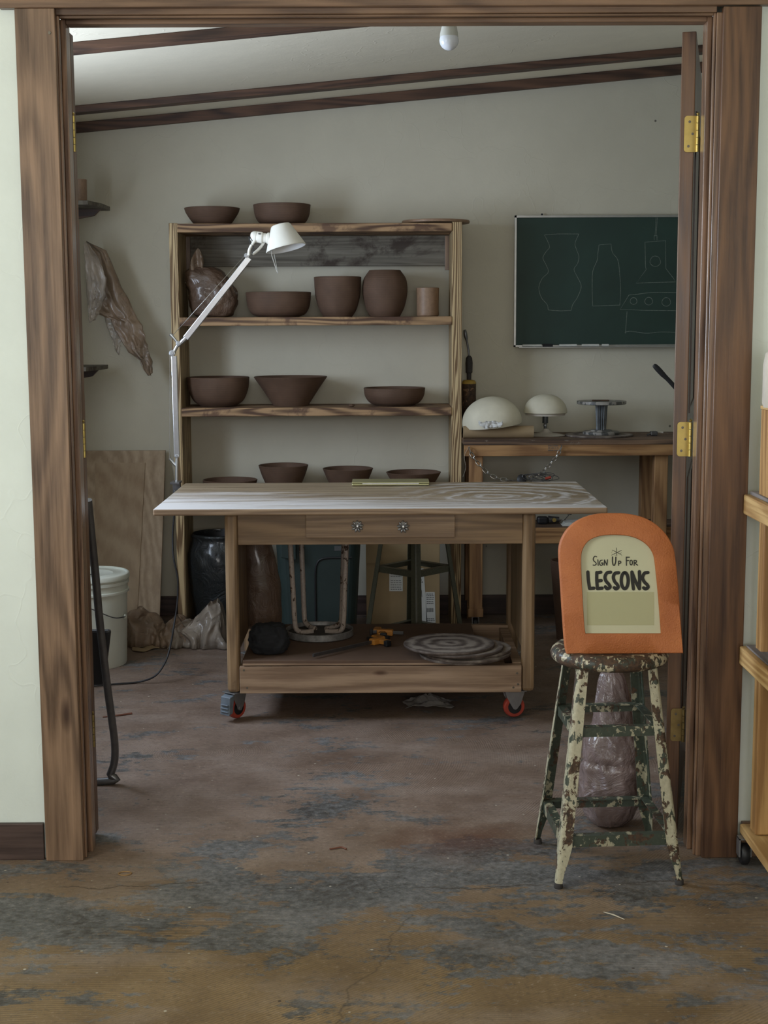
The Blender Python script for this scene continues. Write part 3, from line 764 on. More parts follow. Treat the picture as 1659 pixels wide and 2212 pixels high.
chalk([([(1313,282),(1447,272),(1450,455),(1500,520),(1512,542),(1255,550),(1320,462),(1316,440),(1313,282)], 0), (circ(1380,407,34), 1),
       ([(1385,120),(1378,240)], 0), ([(1393,120),(1386,240)], 0), ([(1373,240),(1373,270)], 0), ([(1391,240),(1391,270)], 0), ([(1371,240),(1393,239)], 0)])
chalk([(sm([(1208,628),(1270,622),(1340,613),(1420,611),(1560,614)]), 0), ([(1208,628),(1150,722),(1300,728),(1600,731),(1560,614)], 0),
       (circ(1238,667,22), 1), (circ(1337,668,25), 1), (circ(1452,673,28), 1), ([(1195,735),(1185,880)], 0), (sm([(1180,872),(1220,865),(1320,878),(1420,870),(1560,874)]), 0), ([(1560,874),(1568,735)], 0)])
for k, (xa_, xb_, mm, nm, lb) in enumerate(((508, 632, 'chalkstick', 'chalk_stick', 'long chalk stick at the left end of the chalkboard tray'), (640, 704, 'eraser', 'felt_eraser', 'black felt eraser on the chalkboard tray'),
      (748, 862, 'chalkstick', 'chalk_stick', 'chalk stick on the tray between the eraser and the other sticks'), (895, 1006, 'chalkstick', 'chalk_stick', 'chalk stick on the tray below the bottle drawing'), (1026, 1070, 'chalkstick', 'chalk_stick', 'shortest chalk stick on the chalkboard tray'))):
    a, b = CP(xa_, 960).x, CP(xb_, 960).x
    mb = MB()
    if nm == 'chalk_stick': mb.tube([(a, YC-.022, bz0+.0065), (b, YC-.022, bz0+.0065)], .0052, 10)
    else: mb.box(a, b, YC-.036, YC-.012, bz0+.0012, bz0+.013)
    tag(recentre(mb.build(nm, M[mm])), lb, 'chalk' if nm == 'chalk_stick' else 'eraser')

# ================================================================= BACK BENCH and what stands on it
YN = 6.10
bnx0 = max(PY(998, 960, YN).x, sxR+.002); bnx1 = bnx0+1.25; bz = PY(1200, 950, YN).z
bn = thing('wooden_bench', 'narrow wooden workbench along the back wall under the chalkboard', 'workbench', ((bnx0+bnx1)/2, 6.3, 0))
MB().box(bnx0, bnx1, YN, 6.52, bz-.022, bz).build('bench_top', M['benchtop'], bn, .002)
z2 = PY(1200, 985, YN).z
ap = MB().box(bnx0+.002, bnx1-.002, YN+.001, YN+.038, z2, bz-.0225).build('apron', M['bench'], bn, .002)
# pencilled notes on the apron
mb = MB(); random.seed(4)
for r_, yy in enumerate((962, 966.5, 971.5)):
    x = 1184
    while x < 1206:
        a, b = PY(x, yy, YN), PY(x+1.2, yy+2.2, YN); mb.box(a.x, b.x, YN-.0002, YN+.0012, b.z, a.z); x += random.choice((1.9, 2.4, 3.4))
mb.build('pencil_note', M['print'], ap)
lx0, lx1 = PY(1014, 1100, YN+.04).x, PY(1043, 1100, YN+.04).x
rx0, rx1 = PY(1413, 1050, YN+.04).x, PY(1442, 1050, YN+.04).x
for a, b in ((lx0, lx1), (rx0, rx1), (bnx1-.07, bnx1-.01)):
    for ya, yb2 in ((YN+.0385, YN+.10), (6.45, 6.51)):
        lg = MB().box(a, b, ya, yb2, .085, bz-.0225).build('leg', M['bench_z'], bn, .003)
        if ya < 6.4:
            mb = MB().box(a-.004, b+.004, ya-.004, yb2, .073, .11); mb.build('leg_shoe', M['bench_z'], lg, .002)
            c = ((a+b)/2, (ya+yb2)/2)
            mb = MB().lathe([(0, -.009), (.030, -.009), (.033, -.004), (.033, .004), (.030, .009), (0, .009)], (c[0], c[1]-.006, .034), 24, Matrix.Rotation(R(90), 4, 'Y'))
            mb.build('caster_wheel', M['black'], lg)
            mb = MB().box(c[0]-.016, c[0]-.0125, c[1]-.02, c[1]+.02, .028, .073).box(c[0]+.0125, c[0]+.016, c[1]-.02, c[1]+.02, .028, .073).box(c[0]-.016, c[0]+.016, c[1]-.02, c[1]+.02, .0695, .073)
            mb.build('caster_bracket', M['steel'], lg)
        else:
            MB().box(a+.01, b-.01, ya+.01, yb2-.01, .0, .085).build('foot_block', M['bench_z'], lg)
zs = PY(1300, 1140, YN+.08).z
MB().box(lx0+.04, bnx1-.075, YN+.101, 6.445, zs-.014, zs).build('lower_shelf', M['benchtop'], bn, .001)
MB().box(lx0+.02, bnx1-.08, YN+.083, YN+.1005, zs-.07, zs-.0005).build('lower_rail', M['bench'], bn, .002)

# plaster dome mould lying tilted on the paper roll
rl0, rl1 = PY(1001, 934, 6.20), PY(1152, 934, 6.20); rr_ = .027
t_ = thing('paper_roll', 'roll of brown kraft paper lying at the left end of the workbench', 'paper roll', ((rl0.x+rl1.x)/2, 6.2, bz))
def spiral(a, rr0=rr_): return
mb = MB().tube([(rl0.x, 6.20, bz+rr_), (rl1.x, 6.20, bz+rr_)], rr_, 32); mb.build('rolled_paper', M['kraft'], t_)
mb = MB().prism([(rl0.x, 6.20-rr_*.2, bz+rr_*1.99), (rl1.x, 6.20-rr_*.2, bz+rr_*1.99), (rl1.x, 6.20+rr_*1.6, bz+rr_*1.6), (rl0.x, 6.20+rr_*1.6, bz+rr_*1.6)], (0, 0, .0012)); mb.build('loose_edge', M['kraft'], t_)
dm = PY(1060, 922, 6.25); rd = (1125-996)/2*dep(dm)/F
dome_prof = [(rd*math.sin(a), rd*.86*math.cos(a)) for a in [k*math.pi/2/18 for k in range(19)]]
prof = dome_prof + [(rd*.985, -.012), (rd*.93, -.012)] + [(x*.93, y*.93) for x, y in reversed(dome_prof[:-1])]
o = MB().lathe(prof, (0, 0, 0), 56).build('plaster_dome', M['plaster']); o.location = (dm.x+.005, 6.25, bz+rr_*2+.012)
o.rotation_euler = (R(3), R(-6), 0); tag(o, 'large off white plaster dome mould resting on the brown paper roll', 'mould')
# crumpled tissue
def tis(u, v):
    p = PY(1034+u*52, 913+v*(6+10*math.sin(u*3.1))+2*math.sin(u*9), 6.108-.004*math.sin(u*7)); p.z += .006*ridge(Vector((u*3, v*3, 1)), 1.5, 3); p.y += .006*ridge(Vector((u*4, v*2, 4)), 1.2, 2); return p
mb = MB().grid(tis, 22, 10); tag(recentre(mb.build('tissue', M['tissue'], solid=.001)), 'crumpled white tissue sticking out under the large plaster dome', 'tissue')

# mushroom mould on its metal stand
mc = PY(1178, 889, 6.32); k_ = dep(mc)/F
t_ = thing('hump_mould', 'mushroom shaped plaster mould raised on a metal stand', 'mould', (mc.x, 6.32, bz))
r1 = (1225-1131)/2*k_; zt_ = PY(1178, 851.5, 6.32).z; zr = PY(1178, 891, 6.32).z
pr = [(r1*math.sin(k*math.pi/2/16)**.92, zr+(zt_-zr)*math.cos(k*math.pi/2/16)) for k in range(17)]
MB().lathe(pr + [(r1*.97, zr-.002), (r1*.93, zr-.003), (0, zr-.003)], (mc.x, 6.32, 0), 56).build('plaster_cap', M['plaster'], t_)
MB().lathe([(0, zr-.012), (r1*.90, zr-.012), (r1*.92, zr-.0035), (0, zr-.0035)], (mc.x, 6.32, 0), 48).build('support_disc', M['white_porc'], t_)
MB().lathe([(0, bz+.03), (.0065, bz+.03), (.0065, bz+.055), (.013, bz+.056), (.0125, zr-.0125), (0, zr-.0125)], (mc.x, 6.32, 0), 24).build('stem', M['greymetal'], t_)
mb = MB(); mb.lathe([(.005, bz+.044), (.009, bz+.044), (.009, bz+.050), (.005, bz+.050)], (mc.x, 6.32, 0), 16).build('nut', M['steel'], t_)
MB().lathe([(0, bz), (.083, bz), (.086, bz+.003), (.06, bz+.009), (.03, bz+.013), (.016, bz+.022), (.012, bz+.032), (0, bz+.032)], (mc.x+.004, 6.32, 0), 48).build('foot', M['white_porc'], t_)

# banding wheel and the disc under it
wc = PY(1299, 900, 6.30); kw = dep(wc)/F
dc = PY(1300, 943, 6.30)
o = MB().lathe([(0, 0), (.148, 0), (.150, .003), (.148, .007), (0, .007)], (0, 0, 0), 64).build('round_bat', M['bat']); o.location = (dc.x-.012, 6.305, bz+.0005)
tag(o, 'thin round bat lying on the workbench under the metal banding wheel', 'board')
zb2 = bz+.008
t_ = thing('banding_wheel', 'grey metal banding wheel with fluted column, spattered with clay', 'turntable', (wc.x, 6.30, zb2))
zt_ = PY(1299, 866, 6.30).z
rt = (1352-1246)/2*kw
MB().lathe([(0, zt_), (rt, zt_), (rt, zt_-.012), (rt-.004, zt_-.014), (0, zt_-.014)], (wc.x, 6.30, 0), 64, smooth=False).build('wheel_head', M['wheeltop'], t_)
mb = MB(); nf = 16; r0 = .0245
z0_, z1_ = zb2+.020, zt_-.0145
rg = []
for z, s_ in ((z0_, .86), (z0_+.012, .84), (z1_-.01, 1.02), (z1_, 1.08)):
    rg.append([Vector((wc.x+(r0+.0022*math.cos(nf*2*math.pi*k/128))*s_*math.cos(2*math.pi*k/128), 6.30+(r0+.0022*math.cos(nf*2*math.pi*k/128))*s_*math.sin(2*math.pi*k/128), z)) for k in range(128)])
mb.loft(rg).build('fluted_column', M['greymetal'], t_)
MB().lathe([(0, zb2), (.079, zb2), (.081, zb2+.004), (.081, zb2+.010), (.076, zb2+.013), (.05, zb2+.014), (.046, zb2+.0195), (0, zb2+.0195)], (wc.x-.0, 6.30, 0), 48).build('wheel_base', M['wheeltop'], t_)
# scraps of clay tool on the wheel
a = PY(1285, 864, 6.30)
mb = MB().box(wc.x-.045, wc.x+.03, 6.27, 6.29, zt_+.0006, zt_+.006); tag(recentre(mb.build('wood_rib', M['rust'], bev=.002)), 'thin paint crusted stick lying on the banding wheel head', 'tool')
# small tin and chalk at the bench's right
g = PY(1413, 938, 6.30)
t_ = thing('trimming_tool', 'small dark metal gadget at the right end of the workbench top', 'tool', (g.x, 6.30, bz))
MB().box(g.x-.018, g.x+.014, 6.285, 6.315, bz+.0005, bz+.020).build('tool_body', M['dsteel'], t_, .004)
MB().tube([(g.x-.034, 6.28, bz+.005), (g.x-.016, 6.29, bz+.010)], .004, 8).build('tool_tip', M['dsteel'], t_)
MB().tube([(g.x+.0145, 6.30, bz+.014), (g.x+.04, 6.30, bz+.014)], .004, 8).build('tool_grip', M['white_porc'], t_)

# gas torch behind the post
gx = PY(1013, 850, 6.475); kk = dep(gx)/F
t_ = thing('gas_torch', 'rusty gas cylinder with a black handled torch between shelf post and plaster dome', 'torch', (gx.x, 6.475, bz))
zs1 = PY(1013, 826, 6.475).z; rc_ = .032
MB().lathe([(0, bz), (rc_-.002, bz), (rc_, bz+.004), (rc_, zs1-.004), (0, zs1-.004)], (gx.x, 6.475, 0), 40).build('cylinder', M['rust'], t_)
MB().lathe([(rc_+.0008, zs1-.006), (rc_, zs1), (rc_-.006, zs1+.009), (.012, zs1+.012), (0, zs1+.012)], (gx.x, 6.475, 0), 40).build('shoulder', M['yellow'], t_)
z_ = [PY(1013, y, 6.475).z for y in (815, 806, 784, 773, 768)]
MB().lathe([(0, zs1+.012), (.010, zs1+.012), (.011, z_[1]), (.0155, z_[1]+.002), (.0165, z_[2]), (.014, z_[3]), (.006, z_[4]), (0, z_[4])], (gx.x, 6.475, 0), 24).build('torch_handle', M['handle'], t_)
pts = [PY(x, y, 6.475) for x, y in ((1013, 770), (1012, 757), (1009, 740), (1006, 726), (1004, 712))]
MB().tube(catmull(pts, 5), [.0045]*11+[.005, .0065, .0078, .0082, .0085, .0085, .008, .007, .005], 12).build('torch_nozzle', M['dsteel'], t_)
# wire hung by the post
# chain looped on the apron
def link(parent, p, q, roll, m):
    L = (q-p).length*1.42; rr = .0075; w_ = .0022
    pts = []
    for k in range(16):
        a = 2*math.pi*k/16
        pts.append(Vector((math.cos(a)*rr + 0, 0, math.sin(a)*rr + math.copysign(max(0, L/2-rr-w_), math.sin(a)))))
    dz = (q-p).normalized(); ax = Vector((0, 1, 0)); sx = dz.cross(ax).normalized(); sy = sx.cross(dz)
    Mx = Matrix((sx, sy, dz)).transposed().to_4x4() @ Matrix.Rotation(roll, 4, 'Z')
    c = (p+q)/2
    MB().tube([c + Mx @ v_ for v_ in pts], w_, 6, False, True).build('link', m, parent)
YH = YN-.014
p0, p1 = PY(1013, 968, YH), PY(1213, 965, YH)
ch = thing('hanging_chain', 'steel chain slung from two nails on the workbench apron, tangled with wire', 'chain', tuple(PY(1110, 1035, YH)))
for p in (p0, p1): MB().tube([p+Vector((0, .016, .004)), p+Vector((0, -.007, .006))], .0022, 8).build('nail', M['dsteel'], ch)
def strand(pts, n):
    cv = catmull([PY(x, y, YH) for x, y in pts], 40)
    d = [0]
    for a, b in zip(cv, cv[1:]): d.append(d[-1]+(b-a).length)
    def at(s_):
        for i in range(1, len(d)):
            if d[i] >= s_: 
                f_ = (s_-d[i-1])/max(1e-9, d[i]-d[i-1]); return cv[i-1].lerp(cv[i], f_)
        return cv[-1]
    for i in range(n):
        link(ch, at(d[-1]*i/n), at(d[-1]*(i+1)/n), R(20 if i % 2 else 95), M['chainm'])
strand([(1013, 968), (1020, 985), (1037, 1005), (1056, 1024), (1078, 1034), (1105, 1038)], 11)
strand([(1213, 965), (1204, 984), (1190, 1001), (1172, 1019), (1152, 1030)], 10)
mb = MB(); random.seed(3)
for k in range(7):
    cx_, cy_ = 1165+random.uniform(-14, 14), 1031+random.uniform(-3, 3); rx_, ry_ = random.uniform(18, 31), random.uniform(4, 9); ph = random.uniform(-.25, .25)
    mb.tube([PY(cx_+rx_*math.cos(a)*math.cos(ph)-ry_*math.sin(a)*math.sin(ph), cy_+rx_*math.cos(a)*math.sin(ph)+ry_*math.sin(a), YH-.008-.008*math.sin(a+k)) for a in [2*math.pi*j/30 for j in range(30)]], .0014, 5, False, True)
mb.tube([PY(x, y, YH-.01) for x, y in ((1100, 1037), (1118, 1038), (1135, 1034))], .0016, 5)
mb.build('wire_coil', M['dsteel'], ch)
MB().lathe([(0, 0), (.020, 0), (.021, .003), (.018, .006), (0, .007)], tuple(PY(1127, 1035, YH-.006)), 24, Matrix.Rotation(R(70), 4, 'X')).build('padlock', M['black'], ch)
MB().tube([PY(1178, 1034, YH-.02), PY(1190, 1031, YH-.02)], .006, 8).build('red_grip', M['red'], ch)
cv = catmull([PY(x, y, YN-.003) for x, y in ((1012, 966), (1003, 985), (1006, 1010), (1000, 1030))], 6)
tag(recentre(MB().tube(cv, .0008, 5).build('loose_wire', M['chainm'])), 'thin loose wire hanging from the left nail of the workbench apron', 'wire')

# things on the lower shelf of the bench
g = PY(1186, 1128, YN+.20)
zz = zs+.0005
t_ = thing('power_drill', 'black tool with metal fittings on the lower bench shelf, behind the table corner', 'tool', (g.x, YN+.2, zz))
MB().box(g.x-.055, g.x-.005, YN+.18, YN+.22, zz, zz+.035).build('tool_body', M['black'], t_, .01)
MB().tube([(g.x-.004, YN+.20, zz+.020), (g.x+.045, YN+.20, zz+.020)], [.018, .012], 14).build('chuck', M['dsteel'], t_)
MB().lathe([(0, 0), (.009, 0), (.009, .01), (0, .01)], (g.x+.02, YN+.18, zz+.022), 14, Matrix.Rotation(R(90), 4, 'X')).build('brass_fitting', M['brass'], t_)
g = PY(1240, 1132, YN+.2)
mb = MB()
for k in range(4): mb.box(g.x-.06+k*.004, g.x+.05-k*.003, YN+.13+.004*k, YN+.25, zz+k*.0035, zz+k*.0035+.003)
tag(recentre(mb.build('paper_stack', M['label'])), 'few loose pale papers on the lower bench shelf, left of the orange sign', 'paper')
g = PY(1229, 1112, YN+.22)
mb = MB().tube([g+Vector((-.02, 0, -(g.z-zz-.0145))), g+Vector((0, 0, 0))], .0018, 6)
for s_, dx_, dz_ in ((1, .018, .006), (-1, -.014, .012), (1, .01, .02)):
    mb.prism([g, g+Vector((dx_*.5, .002, dz_*.5+.004)), g+Vector((dx_, .0, dz_)), g+Vector((dx_*.5, -.001, dz_*.5-.004))], (0, .001, 0))
tag(recentre(mb.build('dried_sprig', M['handle'])), 'dark dried sprig standing up on the papers of the lower bench shelf', 'plant')
# dark pot under the bench, mostly behind the sign
o = pot('clay_pot', 'dark tapered pot under the workbench, half hidden by the orange sign', 'pot', 1189, 1262, 1210, .0, [(.58, 0), (.72, .33), (.86, .66), (1, 1)], Y=6.02)
# handle sticking out behind the door
pts = catmull([PY(x, y, 5.6) for x, y in ((1412, 788), (1420, 796), (1432, 809), (1447, 824), (1470, 850))], 5)
t_ = thing('black_handle_tool', 'black handled tool leaning out from behind the open right door', 'tool', tuple(PY(1470, 850, 5.6)))
MB().tube(pts, [.006, .009, .010, .0105, .011, .0115, .0115, .0115, .0115, .011, .011, .010, .0095, .009, .009, .009, .009, .009, .009, .009, .009], 10, flat=.55).build('grip', M['black'], t_)
e0 = PY(1470, 850, 5.6)
MB().tube([e0, e0+Vector((.10, .05, -.16)), e0+Vector((.12, .05, -e0.z+.02))], .007, 8).build('shaft', M['dsteel'], t_)
MB().box(e0.x+.07, e0.x+.17, e0.y+.045, e0.y+.055, .0, .10).build('blade', M['dsteel'], t_)

# ================================================================= BULB
b0 = PY(970, 109, 4.5)
zb = b0.z
t_ = thing('light_bulb', 'white bare light bulb hanging below the ceiling at the top of the doorway', 'light bulb', (b0.x, 4.5, zb))
rB = .0295
MB().lathe([(rB*math.sin(a), zb+rB-rB*math.cos(a)) for a in [k*R(105)/16 for k in range(17)]] + [(.0275, zb+.042)], (b0.x, 4.5, 0), 40).build('globe', M['bulbg'], t_)
MB().lathe([(.0282, zb+.0405), (.0278, zb+.048), (.024, zb+.066), (.019, zb+.084), (.015, zb+.090), (0, zb+.090)], (b0.x, 4.5, 0), 40).build('bulb_base', M['bulbb'], t_)
MB().lathe([(0, zb+.09), (.0125, zb+.09), (.0135, zb+.095), (.0125, zb+.1), (.0135, zb+.105), (.0125, zb+.112), (0, zb+.112)], (b0.x, 4.5, 0), 24).build('screw_cap', M['screwthread'], t_)
zc_ = zc(b0.x)
MB().lathe([(0, zb+.100), (.018, zb+.100), (.022, zb+.13), (.022, zc_-.03), (.05, zc_-.02), (.055, zc_-.008), (0, zc_-.008)], (b0.x, 4.5, 0), 32).build('socket', M['bulbb'], t_)
# ================================================================= WORK TABLE
zT = PY(800, 1098, 4.70).z
tx0, tx1 = PY(330, 1103, 4.70).x, PY(1313, 1103, 4.70).x
ty0, ty1 = 4.70, 5.47
tt = .023
TC = Vector(((tx0+tx1)/2, (ty0+ty1)/2, 0))
wt = thing('work_table', 'wooden work table on casters with a clay dusted top and a drawer', 'table', tuple(TC))
tp = MB().box(tx0, tx1, ty0, ty1, zT-tt, zT).build('table_top', [M['drawer'], M['top']], wt, .005)
for f in tp.data.polygons:
    if f.normal.z > .5: f.material_index = 1
YL = 4.755
zA = PY(800, 1177, YL).z
lx = [PY(484, 1120, YL).x, PY(512, 1120, YL).x, PY(1130, 1120, YL).x, PY(1158, 1120, YL).x]
YLb = 5.40; zl0 = PY(500, 1497, YL).z; zu = zT-tt-.0005
for a, b in ((lx[0], lx[1]), (lx[2], lx[3])):
    for ya, yb2 in ((YL, YL+.05), (YLb-.05, YLb)):
        lg = MB().box(a, b, ya, yb2, zl0, zu).build('leg', M['tframe'], wt, .012)
for a, s_ in ((lx[0]+.010, 1), (lx[3]-.030, -1)):
    MB().box(a, a+.02, YL+.051, YLb-.051, .22 if s_ > 0 else .22, zu).build('side_panel', M['tframe'], wt, .001)
ap = MB().box(lx[1]+.0005, lx[2]-.0005, YL+.012, YL+.034, zA, zu).build('apron', M['tframe_x'], wt, .001)
MB().box(lx[1]+.0005, lx[2]-.0005, YLb-.034, YLb-.012, zA, zu).build('apron', M['tframe_x'], wt, .001)
d0, d1 = PY(660, 1120, YL-.006), PY(983, 1161, YL-.006)
dw = MB().box(d0.x, d1.x, YL-.004, YL+.0115, d1.z, zu-.004).build('drawer', M['drawer'], wt, .002)
for kx, ky in ((772, 1137), (871, 1138)):
    c = PY(kx, ky, YL-.012)
    mb = MB()
    for k in range(9):
        a = 2*math.pi*k/9+.2
        ax = Vector((math.cos(a), 0, math.sin(a)))
        mb.tube([c+ax*.006, c+ax*.012+Vector((0, -.003, 0)), c+ax*.018+Vector((0, -.001, 0)), c+ax*.0215], [.0012, .0034, .0038, .001], 8)
    kn = mb.build('knob', M['alu_dull'], dw)
    MB().lathe([(0, 0), (.016, 0), (.0155, .004), (.006, .006), (0, .007)], c+Vector((0, .007, 0)), 20, Matrix.Rotation(R(90), 4, 'X')).build('knob_plate', M['dsteel'], kn)
    MB().lathe([(0, 0), (.004, .001), (.0045, .004), (0, .006)], c+Vector((0, -.003, 0)), 12, Matrix.Rotation(R(90), 4, 'X')).build('knob_centre', M['alu'], kn)
# lower tray
YR = YL+.002
zr1, zr0 = PY(800, 1438, YR).z, PY(800, 1496, YR).z
fr = MB().box(PY(518, 1460, YR).x, lx[2]-.001, YR-.006, YR+.028, zr0, zr1).build('tray_rail', M['tray'], wt, .002)
for sx_, sy_ in ((527, 1448), (534, 1486), (1117, 1454), (1109, 1485), (1119, 1478)):
    c = PY(sx_, sy_, YR-.006)
    MB().lathe([(0, 0), (.0035, 0), (.004, .0008), (0, .001)], c, 12, Matrix.Rotation(R(90), 4, 'X')).build('screw', M['screw'], fr)
rx1_ = lx[2]+.004
MB().box(rx1_-.034, rx1_, YR+.029, YLb-.055, zr0, zr1+.003).build('tray_rail', M['tray'], wt, .002)
MB().box(lx[1]-.002, lx[1]+.030, YR+.029, YLb-.055, zr0, zr1-.001).build('tray_rail', M['tray'], wt, .002)
MB().box(lx[1]-.002, rx1_, YLb-.054, YLb-.022, zr0, zr1+.012).build('tray_rail', M['tray'], wt, .002)
MB().box(lx[1]+.031, rx1_-.035, YR+.029, YLb-.055, zr0+.01, zr0+.022).build('tray_floor', M['tray'], wt)
zP = PY(800, 1425.5, YR).z
px0, px1 = PY(522, 1430, YR).x+.004, PY(1040, 1430, YR).x
MB().box(px0, px1, YR-.004, YLb-.056, zr1+.0035, zP).build('plywood_sheet', [M['mdf']], wt, .001)
MB().box(px0, px1, YR-.0055, YR-.0041, zr1+.0035, (zr1+zP)/2).build('ply_edge', M['tray'], wt)
# casters
def caster(parent, c, rot, pedal):
    Mx = Matrix.Translation(c) @ Matrix.Rotation(rot, 4, 'Z')
    def fix(mb): 
        for v_ in mb.b.verts: v_.co = Mx @ v_.co
        return mb
    cs = fix(MB().box(-.038, .038, -.03, .03, .0945-.0, .0985)).build('caster', M['steel'], parent, .001)
    zt_ = .0945
    for s_ in (-1, 1):
        pr = [(-.036, zt_), (.034, zt_), (.020, .05), (.006, .032), (-.006, .032), (-.014, .045), (-.030, .075)]
        fix(MB().prism([Vector((x, s_*.019-.001, z)) for x, z in pr], (0, .002, 0))).build('fork', M['steel'], cs, .001)
    wy = Matrix.Rotation(R(90), 4, 'X')
    fix(MB().lathe([(.024, -.013), (.034, -.013), (.037, -.009), (.038, 0), (.037, .009), (.034, .013), (.024, .013)], (0, 0, .0385), 36, wy)).build('wheel_tread', M['red'], cs)
    fix(MB().lathe([(0, -.011), (.0255, -.011), (.0255, .011), (0, .011)], (0, 0, .0385), 30, wy)).build('wheel_hub', M['black'], cs)
    fix(MB().lathe([(0, -.022), (.007, -.022), (.007, .022), (0, .022)], (0, 0, .0385), 16, wy)).build('axle', M['steel'], cs)
    if pedal:
        mb = MB()
        mb.hexa([(-.030, -.026, .030), (.0, -.026, .030), (.0, .0, .030)[:2]+(.030,), (-.030, .0, .030)] if 0 else [(-.058, -.022, .022), (-.038, -.022, .030), (-.038, .022, .030), (-.058, .022, .022), (-.052, -.022, .085), (-.030, -.022, .092), (-.030, .022, .092), (-.052, .022, .085)])
        for k in range(3): mb.box(-.061, -.055, -.018, .018, .032+.012*k, .037+.012*k)
        fix(mb).build('brake_pedal', M['pedal'], cs, .003)
zcst = .0985
k_ = zl0/zcst
for cx_, cy_, rr, pd in ((PY(510, 1530, YL+.03).x, YL+.035, R(52), True), (PY(1110, 1530, YL+.03).x, YL+.035, R(12), False), (lx[0]+.03, YLb-.04, R(140), False), (lx[3]-.03, YLb-.04, R(30), False)):
    caster(wt, Vector((cx_, cy_, zl0-.0985)), rr, pd)

# laptop
l0, l1 = PY(760, 1049, 5.14), PY(927, 1049, 5.14)
lw = (l1.x-l0.x)
yl0 = 4.9
for _ in range(20):
    p = PZ(760, 1050.5, zT+.001); yl0 = p.y; break
l0, l1 = PZ(760, 1050.5, zT), PZ(928, 1050.5, zT)
t_ = thing('laptop', 'closed pale gold laptop lying at the back edge of the work table', 'laptop', ((l0.x+l1.x)/2, l0.y+.1, zT))
yb_ = min(ty1-.005, l0.y+.21)
MB().box(l0.x, l1.x, l0.y, yb_, zT+.0015, zT+.009).build('laptop_base', M['laptop'], t_, .003)
MB().box(l0.x, l1.x, l0.y+.001, yb_, zT+.0096, zT+.0145).build('laptop_lid', M['laptop'], t_, .002)
MB().box(l0.x+.04, l1.x-.04, l0.y-.0008, l0.y+.006, zT+.0075, zT+.0115).build('hinge_strip', M['alu_dull'], t_)
for sx_ in (l0.x+.02, l1.x-.02):
    for sy_ in (l0.y+.02, yb_-.02): MB().lathe([(0, zT+.0002), (.006, zT+.0002), (.006, zT+.0018), (0, zT+.0018)], (sx_, sy_, 0), 12).build('rubber_foot', M['black'], t_)

# ------------------------------------------------------------------ desk lamp
YA = ty1+.008
def L_(x, y, Y=YA): return PY(x, y, Y)
t_ = thing('desk_lamp', 'white balanced arm desk lamp clamped to the left back corner of the table', 'lamp', tuple(PY(381, 1050, YA)))
c = L_(381, 1044)
mb = MB().box(c.x-.016, c.x+.020, ty1-.05, ty1+.020, zT+.0006, zT+.009).box(c.x-.014, c.x+.016, ty1+.003, ty1+.020, zT-.06, zT).box(c.x-.014, c.x+.016, ty1-.045, ty1+.003, zT-.068, zT-.06)
mb.tube([(c.x, ty1-.03, zT-.062), (c.x, ty1-.03, zT-tt-.002)], .006, 12)
mb.build('clamp', M['dsteel'], t_, .001)
MB().tube([L_(381.5, 1040), L_(381.5, 1008), L_(382, 985)], .0062, 14).build('support_rod', M['alu'], t_)
MB().tube([L_(382, 1008), L_(376, 1002), L_(368, 993), L_(366, 990)], [.005, .0055, .0045, .006], 10).build('spring_lever', M['alu'], t_)
def flatbar(p, q, w_, d):
    dz = (q-p).normalized(); sy = Vector((0, 1, 0)); sx = dz.cross(sy).normalized()
    pr = [(-w_/2, -d/2), (w_/2, -d/2), (w_/2, -d*.2), (w_*.40, 0), (w_/2, d*.2), (w_/2, d/2), (-w_/2, d/2), (-w_/2, d*.2), (-w_*.40, 0), (-w_/2, -d*.2)]
    return MB().loft([[p+sx*a+sy*b for a, b in pr], [q+sx*a+sy*b for a, b in pr]])
flatbar(L_(382.5, 987), L_(376, 769), .0205, .017).build('lower_arm', M['alu'], t_, .002)
flatbar(L_(401, 731), L_(539, 557), .0225, .017).build('upper_arm', M['alu'], t_, .002)
# elbow casting, joints
MB().tube(catmull([L_(372.5, 763), L_(377, 757), L_(383, 747), L_(391, 740), L_(403, 728)], 4), [.0085]*4+[.007]*5+[.0075]*4+[.009]*4, 12).build('elbow_bracket', M['alu'], t_)
for x, y, r_ in ((372, 763, .0115), (385.5, 742, .009), (382.5, 985, .008), (533, 552, .0095)):
    MB().lathe([(0, -.012), (r_*.55, -.012), (r_*.6, -.0095), (r_, -.009), (r_, .009), (0, .0095)], L_(x, y), 20, Matrix.Rotation(R(-90), 4, 'X')).build('joint_pin', M['steel'], t_)
MB().tube([L_(385, 742), L_(377, 732), L_(368, 722)], [.005, .005, .0065], 10).build('tension_lever', M['alu'], t_)
MB().tube([L_(373.5, 724, YA-.006), L_(529, 552, YA-.006)], .0011, 6).build('tension_wire', M['chainm'], t_)
MB().tube([L_(366, 992, YA-.01), L_(367, 880, YA-.01), L_(367, 766, YA-.01)], .0011, 6).build('tension_wire', M['chainm'], t_)
# yoke
for s_ in (-1, 1):
    off = Vector((0, s_*.013, 0))
    pts = ((538, 552), (539, 541), (544, 530), (552, 519), (560, 509)) if s_ < 0 else ((545, 549), (553, 543), (562, 534), (570, 522), (572, 514))
    MB().tube([p+off for p in catmull([L_(*q) for q in pts], 5)], .0056, 10).build('yoke_arm', M['enamel'], t_)
MB().lathe([(0, -.02), (.004, -.02), (.0085, -.018), (.0085, .018), (0, .02)], L_(561.5, 509), 20, Matrix.Rotation(R(90), 4, 'X')).build('head_pivot', M['dsteel'], t_)
